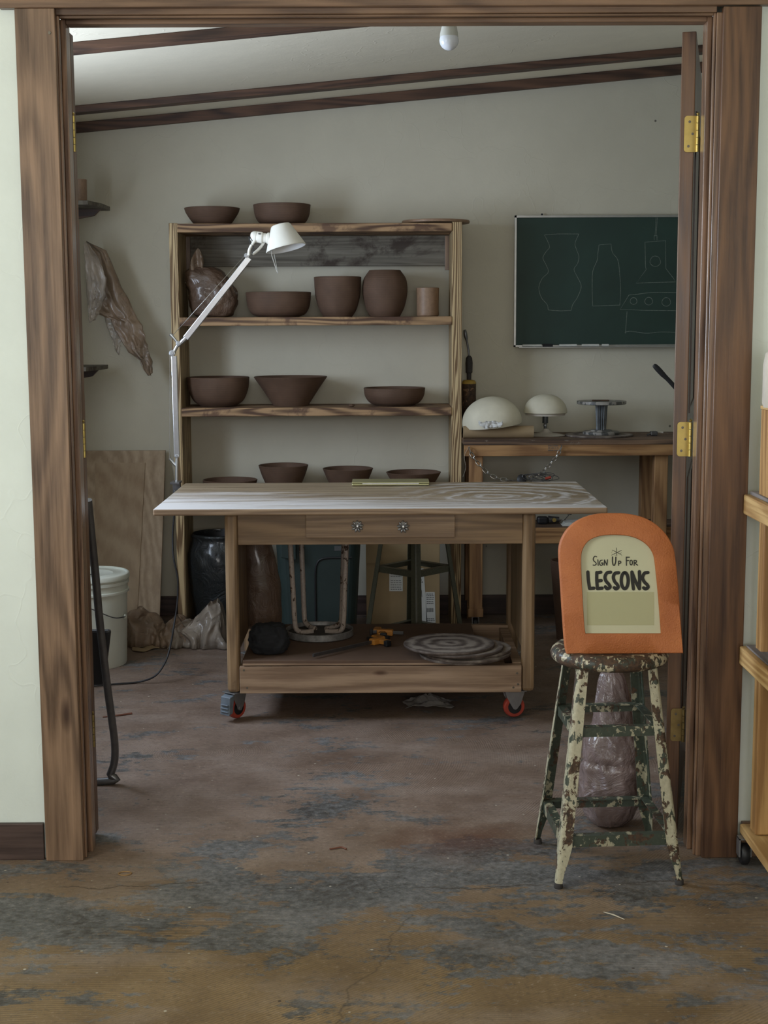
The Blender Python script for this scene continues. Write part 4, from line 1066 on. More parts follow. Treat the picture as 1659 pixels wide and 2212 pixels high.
# socket housing, axis left-right, then the conical shade
a0, a1 = L_(541, 511), L_(583, 515); ax = (a1-a0).normalized()
q = ax.to_track_quat('Z', 'Y').to_matrix().to_4x4(); Lh = (a1-a0).length
MB().lathe([(0, 0), (.013, .0005), (.0185, .005), (.0215, .012), (.0218, .022), (.0208, .0225), (.0215, .0235), (.0215, .044), (.018, .046), (.0175, .062), (.0215, .064), (.0215, Lh-.002), (0, Lh)], a0, 40, q).build('socket_housing', M['enamel'], t_)
zt1, zt2 = L_(606, 486), L_(618.5, 538)
ax = (zt2-zt1).normalized(); ax = (ax+Vector((0, -.10, 0))).normalized()
q = ax.to_track_quat('Z', 'Y').to_matrix().to_4x4(); Lh = (zt2-zt1).length
ra, rb2 = .0385, .0765
MB().lathe([(0, -.003), (ra*.5, -.0025), (ra*.9, .000), (ra, .004), (rb2-.001, Lh-.006), (rb2+.001, Lh-.003), (rb2, Lh), (rb2-.002, Lh)], zt1, 64, q).build('shade', M['enamel'], t_)
MB().lathe([(rb2-.0022, Lh-.0005), (ra-.002, .006), (0, .003)], zt1, 64, q).build('shade_lining', M['shade_in'], t_)
MB().lathe([(0, .004), (.014, .004), (.014, .03), (.022, .042), (.024, .055), (.018, .068), (0, .074)], zt1, 24, q).build('lamp_bulb', M['bulbg'], t_)
mb = MB().tube([L_(586, 540, YA-.03), L_(587, 552, YA-.032), L_(598.5, 588, YA-.036)], .0017, 6).tube([L_(592, 549, YA-.026), L_(600, 590, YA-.036), L_(598.5, 588, YA-.036)], .0017, 6)
mb.build('aiming_handle', M['alu'], t_)
MB().tube(catmull([L_(545, 520, YA-.015), L_(538, 511, YA-.018), L_(540, 525, YA-.018), L_(548, 535, YA-.014), L_(545, 548, YA-.012)], 5), .0016, 6).build('head_wire', M['black'], t_)
# power cord
cp = [L_(381, 1046, ty1+.024), PY(379, 1075, ty1+.026), PY(376, 1115, ty1+.026), PY(373, 1160, ty1+.02), PY(375, 1205, ty1), PY(384, 1250, ty1-.01), PY(383, 1300, ty1-.02), PY(376, 1350, ty1-.05)]
g1 = [PZ(x, y, .006) for x, y in ((300, 1473), (245, 1478), (200, 1482))]
cp += [PY(367, 1400, 5.33), PY(356, 1432, 5.30), PY(335, 1460, 5.28)] + g1
c_ = MB().tube(catmull(cp, 8), .0036, 8).build('power_cord', M['black'], t_)

# ------------------------------------------------------------------ things on the table's tray
zq = zP+.0006
# clamps
def bar_clamp(tip, end, hx, label, name_='bar_clamp', flip=1):
    tip, end = Vector(tip), Vector(end)
    t_ = thing('bar_clamp', label, 'clamp', tuple(end), group='clamps on the table tray')
    d = (tip-end).normalized(); n = Vector((-d.y, d.x, 0))*flip; zc2 = zq+.012
    a, b = Vector((tip.x, tip.y, zc2)), Vector((end.x, end.y, zc2))
    def ob(c, la, lb, lc):
        mb = MB(); Mx = Matrix((d, n, Vector((0, 0, 1)))).transposed().to_4x4(); Mx.translation = c
        return mb.box(-la, la, -lb, lb, -lc, lc, Mx)
    L = (a-b).length
    ob((a+b)/2, L/2, .0028, .006).build('bar', M['dsteel'], t_, .001)
    h = b + d*.055
    ob(h, .030, .014, .0115).build('trigger_body', M['oranget'], t_, .005)
    ob(h+n*.034-d*.006, .012, .022, .009).build('clamp_jaw', M['oranget'], t_, .004)
    ob(h-n*.030-d*.036, .013, .026, .009).build('trigger_grip', M['oranget'], t_, .005)
    ob(h-n*.036-d*.008, .007, .022, .006).build('release_lever', M['black'], t_, .003)
    ob(h+n*.056+d*.004, .012, .009, .0105).build('jaw_pad', M['black'], t_, .003)
    ob(b+d*.004, .006, .009, .0108).build('end_stop', M['black'], t_, .002)
pa, pb = PZ(676, 1417, zq+.01), PZ(838, 1380, zq+.01)
bar_clamp(pa, pb, 0, 'orange and black bar clamp on the tray, its long bar pointing left')
pa, pb = PZ(800, 1373, zq+.01), PZ(866, 1371, zq+.01)
bar_clamp(pb+Vector((.01, .02, 0)), pa+Vector((.0, .055, 0)), 0, 'orange bar clamp lying crosswise behind the one with the long bar', flip=-1)
# stack of bats
random.seed(11)
cbx = PZ(990, 1397, zP+.03)
labs = ['lowest round bat of the stack on the table tray', 'second lowest round bat of the stack on the table tray', 'middle round bat of the stack on the table tray', 'second from top round bat of the stack on the table tray', 'topmost round wooden bat of the stack on the table tray, ringed with dried slip']
offs = [(.035, .01), (.05, .00), (.055, .02), (.02, .00), (-.012, .01)]; rads = [.150, .152, .150, .155, .158]
zz = zP+.0006
for k in range(5):
    o = MB().lathe([(0, 0), (rads[k]-.002, 0), (rads[k], .003), (rads[k], .006), (rads[k]-.002, .0085), (0, .0085)], (0, 0, 0), 72).build('throwing_bat', M['bat'])
    o.location = (cbx.x+offs[k][0]-.02, cbx.y+offs[k][1]-.01, zz); o.rotation_euler = (0, 0, k*1.3); zz += .0088
    tag(o, labs[k], 'board', 'round bats stacked on the table tray')
# black bundle
cb_ = PZ(580, 1416, zq); cb_.z = zq
mb = MB(); bag(mb, (cb_.x, cb_.y+.045, zq), .066, .055, .100, .36, .22, 10, 5, .80)
tag(recentre(mb.build('cloth_bundle', M['blackcloth'])), 'black cloth bundle at the left front corner of the table tray', 'cloth')
# brown sack leaning inside
bx_ = PY(572, 1370, 5.28).x
hS = .40
def sack(a, p):
    zf = (1+math.cos(p))/2; sp = max(0, math.sin(p))**.35
    w_ = (.085-.030*zf-.012*max(0, zf-.7)*3)*sp; q_ = Vector((math.cos(a), math.sin(a), 0))
    r_ = ridge(Vector((math.cos(a)*1.5, math.sin(a)*1.5, zf*3)), .8, 4)*.07
    return Vector((bx_-.028*zf+q_.x*w_*(1+r_), 5.245+q_.y*w_*.75*(1+r_), zq+.0+zf*hS))
tag(recentre(MB().ball(sack, 48, 40).build('clay_sack', M['pl_clay2'])), 'tall brown sack standing on the tray behind the black bundle', 'bag')
# upside-down round stool on the tray
cS = PZ(687, 1369, zq+.03); cx_, cy_ = cS.x, 5.14; zr_ = zq
rs = (760-613)/2*dep(Vector((cx_, cy_, .25)))/F
t_ = thing('round_stool', 'small round stool upside down on the tray, rusty white tube legs pointing up', 'stool', (cx_, cy_, zr_))
MB().lathe([(0, zr_+.006), (rs-.006, zr_+.0), (rs, zr_+.004), (rs, zr_+.026), (rs-.003, zr_+.028), (rs-.005, zr_+.026), (rs-.006, zr_+.010), (0, zr_+.012)], (cx_, cy_, 0), 56).build('seat', [M['seat_rim']], t_)
MB().lathe([(0, zr_+.0125), (rs-.0075, zr_+.0105), (rs-.0075, zr_+.013), (0, zr_+.0145)], (cx_, cy_, 0), 56).build('seat_underside', M['seat_in'], t_)
o = bpy.context.scene.objects[-1] if 0 else None
for a, lt in ((R(215), .02), (R(330), .02), (R(40), .02), (R(125), .02)):
    ux, uy = math.cos(a), math.sin(a)
    def q_(r_, z): return Vector((cx_+ux*r_, cy_+uy*r_, z))
    pts = catmull([q_(.03, zr_+.020), q_(.07, zr_+.022), q_(.098, zr_+.035), q_(.106, zr_+.075), q_(.112, zr_+.20), q_(.125, zr_+.44)], 5)
    MB().tube(pts, .0095, 12).build('leg', M['rustwhite'], t_)
# rag on the floor beneath
r0_ = PZ(920, 1525, .0)
def ragf(u, v):
    p = Vector((r0_.x-.075+u*.165, r0_.y-.05+v*.11, 0)); d = math.hypot(u-.5, (v-.5)*.8)
    p.z = .003+max(0, .020*(ridge(Vector((u*2.5+v, v*4-u, 2)), 1.0, 3)+.7)*max(0, 1-d*1.5)); p.x += .02*noise.noise(Vector((v*3, 1, 0))); p.y += .025*noise.noise(Vector((u*3, 5, 0)))
    return p
tag(recentre(MB().grid(ragf, 40, 30).build('rag', M['rag'], solid=.0015)), 'crumpled grey rag on the floor under the work table', 'rag')

# ================================================================= THINGS BEHIND AND UNDER
# black bin bag lined bin
bb = PY(475, 1200, 6.36)
t_ = thing('bin_with_liner', 'round bin covered with a black plastic bag, behind the left table leg', 'bin', (bb.x, 6.36, 0))
rB = (545-412)/2*dep(bb)/F; hB = PY(470, 1158, 6.36-rB*.7).z
prf = [(.0, .0), (.78, 0), (.80, .02), (.86, .3), (1.0, .62), (.98, .80), (.84, .93), (.86, .985), (.83, 1.0), (.80, .985), (.78, .80)]
mb = MB().lathe([(a*rB, b*hB) for a, b in [tuple(q)[:2] for q in catmull([Vector((x, y, 0)) for x, y in prf], 5)]], (bb.x, 6.36, 0), 90)
for v_ in mb.b.verts:
    d = Vector((v_.co.x-bb.x, v_.co.y-6.36, 0))
    if d.length > .02: 
        k = ridge(Vector((v_.co.x*16, v_.co.y*16, v_.co.z*9)), .7, 3)*.055; v_.co += d*k if v_.co.z > .01 else Vector()
mb.build('bag_liner', M['pl_black'], t_)
MB().lathe([(0, .3*hB), (rB*.7, .3*hB), (rB*.74, .9*hB), (rB*.76, .97*hB), (rB*.72, .9*hB), (rB*.68, .32*hB), (0, .32*hB)], (bb.x, 6.36, 0), 48).build('inner_bin', M['black'], t_)
# teal storage bin
tb0, tb1 = PY(603, 1250, 6.12).x, PY(783, 1250, 6.12).x
t_ = thing('storage_bin', 'large dark teal plastic bin standing behind the upturned stool', 'bin', ((tb0+tb1)/2, 6.0, 0))
def rrect(x0, x1, y0, y1, r, z, n=6):
    o = []
    for cx, cy, a0 in ((x1-r, y1-r, 0), (x0+r, y1-r, 90), (x0+r, y0+r, 180), (x1-r, y0+r, 270)):
        for k in range(n+1): a = R(a0+90*k/n); o.append(Vector((cx+r*math.cos(a), cy+r*math.sin(a), z)))
    return o
Zt = .50; ya, yb2 = 5.84, 6.18
MB().loft([rrect(tb0+.03, tb1-.03, ya+.03, yb2-.03, .05, 0), rrect(tb0+.005, tb1-.005, ya+.005, yb2-.005, .05, Zt-.04), rrect(tb0-.008, tb1+.008, ya-.008, yb2+.008, .05, Zt-.035), rrect(tb0-.008, tb1+.008, ya-.008, yb2+.008, .05, Zt), rrect(tb0+.01, tb1-.01, ya+.01, yb2-.01, .05, Zt), rrect(tb0+.03, tb1-.03, ya+.03, yb2-.03, .05, .02)]).build('bin_body', M['teal'], t_)
# black arched line drawn for the dark handle recess on its front and printed label
def fz(z): return ya+.03-(.025)*(z/(Zt-.04))
arc = [(PY(681, 1345, ya).x, .03), (PY(681, 1290, ya).x, .16), (PY(681, 1235, ya).x, PY(681, 1240, ya).z), (PY(686, 1215, ya).x, PY(686, 1216, ya).z), (PY(700, 1206, ya).x, PY(700, 1207, ya).z), (PY(740, 1204, ya).x, PY(740, 1205, ya).z), (PY(760, 1205, ya).x, PY(760, 1205, ya).z)]
MB().tube(catmull([Vector((x, fz(z)-.001, z)) for x, z in arc], 4), .0045, 8).build('recess_line', M['black'], t_)
a, b = PY(722, 1180, ya), PY(746, 1190, ya)
mb = MB().box(a.x, b.x, fz(.42)-.002, fz(.42)+.003, b.z, a.z); lb = mb.build('bin_sticker', M['print'], t_)
c1, c2 = PY(606, 1178, ya-.03), PY(640, 1210, ya-.03)
MB().hexa([(c1.x, ya-.035, c2.z+.01), (c2.x, ya-.035, c2.z), (c2.x, ya+.002, c2.z), (c1.x, ya+.002, c2.z+.01), (c1.x-.0, ya-.035, c1.z+.02), (c2.x, ya-.035, c1.z+.02), (c2.x, ya+.002, c1.z+.02), (c1.x, ya+.002, c1.z+.02)]).build('bin_handle', M['teal'], t_, .004)
# cardboard box
k0, k1 = PY(791, 1250, 6.02).x, PY(950, 1250, 6.02).x
t_ = thing('cardboard_box', 'tall cardboard box with white shipping labels behind the green metal stool', 'box', ((k0+k1)/2, 6.12, 0))
Zk = .56
MB().box(k0, k1, 6.02, 6.22, 0, Zk).build('box_body', M['card'], t_, .002)
a = PY(818, 1300, 6.02).x
MB().box(k0-.0005, a+.015, 6.012, 6.0195, PY(800, 1217, 6.012).z, Zk+.002).build('box_flap', M['card'], t_, .001)
def label(x0, y0, x1, y1, rows, bars=0, skew=0, nm='shipping_label'):
    Yl = 6.0185
    q = [PY(x0, y1, Yl), PY(x1, y1, Yl), PY(x1-skew, y0, Yl), PY(x0-skew, y0, Yl)]
    lb = MB().prism(q, (0, .0008, 0)).build(nm, M['label'], t_)
    mb = MB()
    def bar(u0, v0, u1, v1):
        p = [q[3].lerp(q[2], u).lerp(q[0].lerp(q[1], u), v) for u, v in ((u0, v0), (u1, v0), (u1, v1), (u0, v1))]
        mb.prism([Vector((p_.x, Yl-.0005, p_.z)) for p_ in p], (0, .0004, 0))
    random.seed(int(x0))
    for v_ in rows:
        u = .1
        while u < .85:
            w_ = random.uniform(.08, .2); bar(u, v_, min(.9, u+w_), v_+.028); u += w_+.04
    for vb, (ua, ub) in ((bars or {}).items() if bars else ()):
        u = ua
        while u < ub: w_ = random.uniform(.02, .05); bar(u, vb, u+w_, vb+.13); u += w_+random.uniform(.02, .05)
    mb.build('printed_lines', M['print'], lb)
label(841, 1230, 870, 1277, (.07, .2, .3, .5, .6, .7, .8, .9))
label(890, 1228, 923, 1344, (.06, .1, .2, .24), {.4: (.1, .8), .62: (.1, .7)}, 8)
label(921, 1279, 941, 1345, (.05, .1, .16, .22, .3, .36, .86, .92), {.52: (.1, .8)}, 2)

# metal stools, one builder: the chipped one in front, the olive one behind the table
def metal_stool(label, loc, rot, ml, mi, ms, mr, top=.566):
    t_ = thing('metal_stool', label, 'stool', (0, 0, 0))
    def half(z): return .098 + (.157-.098)*(1-(z-.012)/(.532-.012))
    for sx in (-1, 1):
        for sy in (-1, 1):
            rings = []
            for z, w_ in ((.012, .016), (.035, .018), (.07, .026), (.10, .031), (.30, .029), (.532, .026)):
                h = half(z); cx, cy = sx*h, sy*h
                th_ = .0030; r_ = .010
                prof = []
                for k in range(5): a = R(90*k/4); prof.append((r_*(math.cos(a)-1), r_*(math.sin(a)-1)))
                outer = [(0, -w_)] + prof + [(-w_, 0)]
                inner = [(-w_, -th_)] + [((r_-th_)*math.cos(R(90-90*k/4))-r_, (r_-th_)*math.sin(R(90-90*k/4))-r_) for k in range(5)] + [(-th_, -w_)]
                rings.append([Vector((cx+sx*x, cy+sy*y, z)) for x, y in outer+inner])
            lg = MB().loft(rings).build('leg', [ml, mi], t_)
            for f in lg.data.polygons:
                if f.normal.x*sx + f.normal.y*sy < .15: f.material_index = 1
            h = half(.012)-.008
            MB().lathe([(0, 0), (.0105, 0), (.0112, .003), (.010, .012), (.0, .014)], (sx*h, sy*h, 0), 16).build('leg_cap', mr, lg)
    for z, nm, w_ in ((.388, 'upper_brace', .024), (.126, 'lower_brace', .028)):
        h = half(z-w_/2)-.001
        for k in range(4):
            Mx = Matrix.Rotation(k*math.pi/2, 4, 'Z')
            mb = MB().box(-h+.012, h-.012, -h+.0035, -h+.0065, z-w_, z, Mx).box(-h+.008, h-.008, -h+.007, -h+.026, z-.0028-.0004*(k % 2), z-.0004*(k % 2), Mx)
            mb.build(nm, mi, t_)
    rs = .146
    MB().lathe([(0, top-.006), (.10, top-.004), (.122, top-.001), (.134, top-.003), (.142, top-.010), (rs, top-.020), (.144, top-.030), (.137, top-.037), (.130, top-.038), (.128, top-.034), (.132, top-.03), (.135, top-.02), (.128, top-.008), (.10, top-.007), (0, top-.009)], (0, 0, 0), 64).build('seat', ms, t_)
    t_.location = loc; t_.rotation_euler = (0, 0, rot)
    return t_
c1 = (PZ(1206, 1915, 0)+PZ(1471, 1915, 0))/2
stl = metal_stool('chipped cream and green metal stool holding the orange sign in the doorway', (c1.x-.010, c1.y+.152, 0), R(3.5), M['peel_leg'], M['peel_green'], M['peel_seat'], M['handle'])
c2 = PY(893, 1210, 5.78)
metal_stool('olive green metal stool standing behind the work table', (c2.x, 5.66, 0), R(47), M['olive'], M['olive'], M['olive'], M['black'])

# ------------------------------------------------------------------ the sign
SX = stl.location.x
sb = PY(1348, 1413, stl.location.y-.085)
nrm = Vector((0, -math.cos(R(6)), math.sin(R(6)))).normalized()     # leans back
zs0 = .5665
sp0 = Vector((0, stl.location.y-.085, zs0))
def SP(x, y): return PP(x, y, sp0, nrm)
t_ = thing('arched_sign', 'orange arch shaped sign board reading sign up for lessons, on the chipped stool', 'sign', (PP(1348, 1413, sp0, nrm).x, sp0.y, zs0))
def crop(x, y): return (1180+x*.19289, 1100+y*.19285)
outer = [(232,1622),(212,1500),(190,1200),(165,800),(150,560),(150,440),(175,340),(240,230),(340,140),(470,80),(600,52),(760,46),(920,52),(1060,82),(1180,135),(1290,220),(1370,320),(1420,420),(1440,500),(1465,700),(1490,1000),(1515,1350),(1536,1615)]
inner = [(442,1395),(428,1300),(410,1000),(395,700),(393,560),(400,480),(430,410),(490,345),(590,305),(700,290),(850,292),(960,310),(1060,350),(1140,410),(1190,480),(1215,560),(1240,780),(1265,1050),(1290,1395)]
def smp(pts, keep=2):
    mid = sm(pts, 4); return mid
O2 = [SP(*crop(*p)) for p in sm(outer, 4)]; I2 = [SP(*crop(*p)) for p in sm(inner, 4)]
# both open at the bottom; resample to the same count and bridge
def resamp(P_, n):
    d = [0]
    for a, b in zip(P_, P_[1:]): d.append(d[-1]+(b-a).length)
    o = []
    for i in range(n):
        s_ = d[-1]*i/(n-1); j = max(1, min(len(d)-1, next((k for k in range(len(d)) if d[k] >= s_-1e-9), len(d)-1)))
        o.append(P_[j-1].lerp(P_[j], (s_-d[j-1])/max(1e-9, d[j]-d[j-1])))
    return o
def closed(P_, nb): 
    base = [P_[-1].lerp(P_[0], k/nb) for k in range(1, nb)]
    return P_ + base
NB = 12
Oc, Ic = closed(resamp(O2, 80), NB), closed(resamp(I2, 80), NB)
# sit exactly on the seat
bk = -nrm
dep_ = .028
mb = MB()
def ring(P_, off, sc=0): 
    c = sum(P_, Vector())/len(P_)
    return [p + bk*off + (c-p).normalized()*sc for p in P_]
rings = [ring(Ic, .010), ring(Ic, .002), ring(Ic, 0, -.0015), ring(Oc, 0, .0025), ring(Oc, .0025), ring(Oc, dep_), ring(Ic, dep_), ring(Ic, .0155)]
vr = [[mb.b.verts.new(p) for p in r_] for r_ in rings]; n = len(vr[0])
for i in range(len(vr)):
    a, b = vr[i], vr[(i+1) % len(vr)]
    for k in range(n):
        f = mb.b.faces.new((a[k], a[(k+1) % n], b[(k+1) % n], b[k])); f.smooth = True
mb.build('sign_frame', M['orange'], t_)
MB().prism(ring(Ic, .0102, -.0005), bk*.003).build('sign_panel', M['paper'], t_)
pz = .0098
q = [SP(1269, 1279.5)+bk*pz, SP(1414.5, 1279.5)+bk*pz, SP(1414.5, 1351.5)+bk*pz, SP(1269, 1351.5)+bk*pz]
MB().prism(q, bk*.0003).build('redaction_block', M['patch'], t_)  # olive block blanking out text, not a sheet of paper
def stroke(mb, pts, wpx, off=.0094, smooth_=True):
    P_ = sm(pts, 5) if smooth_ and len(pts) > 2 else pts
    P_ = [Vector((x, y)) for x, y in P_]
    w_ = wpx/2; L, Rr = [], []
    for i, p in enumerate(P_):
        t = (P_[min(i+1, len(P_)-1)]-P_[max(i-1, 0)]).normalized(); nn = Vector((-t.y, t.x)); L.append(p+nn*w_); Rr.append(p-nn*w_)
    def v3(p, e=0): return SP(*crop(p.x, p.y)) + bk*(off-e)
    vl = [mb.b.verts.new(v3(p)) for p in L]; v2 = [mb.b.verts.new(v3(p)) for p in Rr]
    for i in range(len(P_)-1): mb.b.faces.new((vl[i], vl[i+1], v2[i+1], v2[i]))
    for p in (P_[0], P_[-1]):
        vs = [mb.b.verts.new(v3(p+Vector((math.cos(a), math.sin(a)))*w_*.98, .000012)) for a in [2*math.pi*k/14 for k in range(14)]]
        mb.b.faces.new(vs)
def face_out(mb):
    mb.b.normal_update()
    for f in mb.b.faces:
        if f.normal.dot(nrm) < 0: f.normal_flip()
    return mb
def ell(cx, cy, rx, ry): return [(cx+rx*math.sin(a), cy-ry*math.cos(a)) for a in [2*math.pi*k/16 for k in range(17)]]
mb = MB(); W = 38
for k, s_ in enumerate([[(472,706),(478,800),(492,892)], [(492,892),(540,888)],
           [(572,712),(572,800),(580,893)], [(572,716),(618,708)], [(577,808),(622,802)], [(582,893),(632,888)],
           [(728,708),(688,716),(664,760),(676,808),(708,845),(722,876),(690,894),(668,872)],
           [(818,714),(776,722),(758,764),(772,812),(802,848),(812,878),(788,896),(768,882)],
           ell(886, 803, 39, 90),
           [(966,706),(972,800),(984,896)], [(966,706),(1002,800),(1050,894)], [(1050,702),(1053,800),(1050,894)],
           [(1146,712),(1108,720),(1086,768),(1104,815),(1138,850),(1148,878),(1120,896),(1098,884)]]):
    stroke(mb, s_, W, .0094-.00002*k)
face_out(mb).raw('large_lettering', M['ink'], t_)
mb = MB(); W = 11
for k, s_ in enumerate([[(570,535),(550,530),(533,555),(538,580),(560,600),(566,618),(550,630),(530,628)], [(584,568),(588,632)], [(634,572),(612,580),(602,610),(618,632),(638,622),(638,604)], [(638,604),(622,606)],
           [(655,630),(658,570)], [(658,570),(686,630)], [(686,630),(692,568)], [(748,538),(748,590),(756,626),(772,628),(784,590),(786,540)], [(816,632),(816,584)], [(816,584),(838,586),(840,604),(818,612)],
           [(903,538),(905,632)], [(903,540),(938,540)], [(905,580),(932,577)], ell(958, 600, 14, 27), [(992,632),(990,576)], [(990,576),(1014,578),(1014,598),(994,604)], [(996,604),(1030,630)]]):
    stroke(mb, s_, W if k not in (7,) else 13, .0094-.00002*k)
face_out(mb).raw('small_lettering', M['ink'], t_)
mb = MB()
for k, s_ in enumerate([[(793,435),(797,525)], [(748,460),(848,512)], [(738,517),(850,462)]]): stroke(mb, s_, 5, .0094-.00002*k, False)
for k, (x, y) in enumerate(((735,492),(742,472),(836,497),(850,522),(845,490),(776,518))): stroke(mb, [(x, y), (x+5, y+1)], 4, .0092, False)
face_out(mb).raw('star_mark', M['ink'], t_)

# ------------------------------------------------------------------ wrapped clay bag behind the stool
bg = PZ(1328, 1800, 0); bg.y += .068; bg.z = 0
sc = dep(Vector((bg.x, bg.y, .3)))/F
hb = PY(1325, 1450, bg.y).z
def bagf(a, p):
    zf = (1+math.cos(p))/2
    sp = max(0, math.sin(p))**.3
    keys = [(0, .060), (.06, .072), (.2, .081), (.42, .082), (.56, .076), (.66, .055), (.9, .044), (1, .042)]
    for (z0, w0), (z1, w1) in zip(keys, keys[1:]):
        if z0 <= zf <= z1: f_ = (zf-z0)/(z1-z0); w_ = w0+(w1-w0)*f_
    q_ = Vector((math.cos(a), math.sin(a), 0))
    k = Vector((q_.x*1.3, q_.y*1.3, zf*6.5+q_.x*1.2))
    r_ = (ridge(k, .75, 4)*.08 + ridge(Vector((q_.x*2, q_.y*2, zf*14+q_.x*3)), .9, 3)*.035*(1-abs(zf-.35)) + fbm(Vector((q_.x*3, q_.y*3, zf*4)), 1, 2)*.07)
    keyx = -.006 + .012*math.sin(zf*3)
    if .40 < zf < .47: r_ -= .10*(1-abs(zf-.435)/.035)
    return Vector((bg.x+keyx+q_.x*w_*sp*(1+r_), bg.y+q_.y*w_*sp*.85*(1+r_), zf*hb))
tag(recentre(MB().ball(bagf, 120, 120).build('clay_bag', M['pl_clay'])), 'tall plastic bag of clay on the floor behind the chipped metal stool', 'clay bag')

# ------------------------------------------------------------------ cart on the right
cy1 = 3.455
cxl = PY(1621, 1250, cy1).x
crt = thing('rolling_cart', 'pine shelf cart on casters at the right edge, before the wall', 'cart', (cxl+.24, 2.9, 0))
cyn = 2.35
legx = .062
for yy in (cy1-.05, cyn+.05):
    for xx in (cxl+.012, cxl+.45):
        MB().box(xx, xx+legx, yy-.02, yy+.03, .098, PY(1606, 1068, cy1+.02).z-.0005).build('leg', M['cart_z'], crt, .004)
def shelf(y_top, y_bot, yfar, x, th2, tops=True):
    z1, z0 = PY(x, y_top, yfar).z, PY(x, y_bot, yfar).z
    xl = PY(x, (y_top+y_bot)/2, yfar).x
    MB().box(xl, xl+.020, cyn, yfar, z0, z1).build('shelf_rail', M['cart'], crt, .003)
    MB().box(xl+.0205, cxl+.53, yfar-.02, yfar, z0, z1).build('shelf_rail', M['cart'], crt, .003)
    MB().box(xl+.53, xl+.55, cyn, yfar-.021, z0, z1).build('shelf_rail', M['cart'], crt, .003)
    MB().box(xl+.012, cxl+.53, cyn, yfar-.012, z1+.0005, z1+th2).build('shelf_board', M['cart_top'], crt, .003)
    return z1+th2
ztop = shelf(1068, 1110, cy1+.02, 1606, .010)
shelf(1395, 1434, cy1+.02, 1597, .006)
zb_, zt2 = .062, .095
xl = PY(1602, 1800, cy1).x
MB().box(xl, xl+.085, cyn, cy1+.02, .072, .096).build('base_rail', M['cart'], crt, .003)
MB().box(cxl+.44, cxl+.53, cyn, cy1+.02, .072, .096).build('base_rail', M['cart'], crt, .003)
for xx in (PY(1607, 1840, cy1-.01).x, cxl+.485):
    for yy in (cy1-.01, cyn+.06):
        w_ = MB().lathe([(0, -.010), (.024, -.010), (.0275, -.006), (.0275, .006), (.024, .010), (0, .010)], (xx, yy, .028), 28, Matrix.Rotation(R(90), 4, 'Y')).build('caster_wheel', M['black'], crt)
        MB().box(xx-.016, xx-.0125, yy-.015, yy+.015, .024, .0715).box(xx+.0125, xx+.016, yy-.015, yy+.015, .024, .0715).box(xx-.016, xx+.016, yy-.015, yy+.015, .0685, .0718).build('caster_fork', M['steel'], w_)
# box and jar on its top
bxl = PY(1642, 970, 3.39).x; zbt = PY(1642, 876, 3.39).z
t_ = thing('wooden_crate', 'pale wooden box on top of the rolling cart at the right edge', 'box', (bxl+.13, 3.28, ztop))
MB().box(bxl, bxl+.26, 3.17, 3.39, ztop+.0008, zbt-.008).build('crate_side', M['cart_z'], t_, .002)
MB().box(bxl-.002, bxl+.262, 3.168, 3.392, zbt-.0078, zbt).build('crate_lid', M['cart'], t_, .001)
jx = PY(1649, 830, 3.30).x; jr = .055; jh = PY(1650, 748, 3.30).z-zbt
o = MB().lathe([(0, 0), (jr*.94, 0), (jr, .01), (jr*1.0, jh*.7), (jr*.92, jh*.88), (jr*.6, jh*.97), (jr*.55, jh), (jr*.5, jh), (jr*.5, jh*.9), (0, jh*.88)], (0, 0, 0), 48).build('ceramic_jar', M['white_porc'])
o.location = (jx+jr, 3.30, zbt+.0006); tag(o, 'pale rough ceramic jar on the wooden box at the right edge', 'jar')

# ================================================================= LEFT SIDE OF THE BACK ROOM
# leaning plywood sheet
pw = [PY(205, 979, 6.40), PY(358, 980, 6.40)]
a, b = PY(196, 1330, 6.26), PY(345, 1335, 6.26)
zt_ = pw[0].z
xw0 = -1.50
xr_ = (pw[1].x+b.x)/2
MB_ = MB().hexa([(xw0, 6.21, .0), (PY(344, 1340, 6.22).x, 6.21, .0), (PY(344, 1340, 6.22).x, 6.225, .004), (xw0, 6.225, .004),
          (xw0, 6.52, zt_), (PY(358, 980, 6.53).x, 6.52, zt_), (PY(358, 980, 6.53).x, 6.535, zt_), (xw0, 6.535, zt_)])
t_ = thing('plywood_board', 'large stained plywood board leaning on the back wall, left of the shelf unit', 'board', (-1.25, 6.37, 0))
pb_ = MB_.build('board_sheet', M['ply'], t_, .001)
# paler inset strip: the cut edge line and screws
def onb(x, y, dz=0):
    # ray against the board face
    A = Vector((0, 6.21, 0)); B = Vector((0, 6.52, zt_)); d = (B-A).normalized(); n_ = Vector((0, -d.z, d.y))
    return PP(x, y, A, n_) + n_*.001
mb = MB()
mb.prism([onb(206, 1000), onb(314, 1000), onb(297, 1325), onb(206, 1325)], (0, -.005, .001))
mb.build('board_panel', M['ply2'], t_)
# wall shelves on the left wall
for (xr2, yt, yb2, lab, Yp) in ((217, 430, 447, 'higher wall shelf peeking out beside the left door jamb', 6.25), (213, 778, 800, 'lower wall shelf peeking out beside the left door jamb', 6.25)):
    p = PY(xr2, yb2, Yp); 
    t_ = thing('wall_shelf', lab, 'shelf', (BX0+.1, Yp+.12, p.z), group=None)
    MB().prism([(BX0+.001, Yp-.15, p.z), (p.x-.03, Yp-.12, p.z), (p.x, Yp+.04, p.z), (p.x, Yp+.22, p.z), (BX0+.001, Yp+.22, p.z)], (0, 0, .018)).build('shelf_board', M['plank'], t_, .001)
    MB().prism([(BX0+.001, Yp+.10, p.z-.001), (p.x-.02, Yp+.10, p.z-.001), (p.x-.05, Yp+.10, p.z-.03), (BX0+.001, Yp+.10, p.z-.10)], (0, .02, 0)).build('bracket', M['batten'], t_)
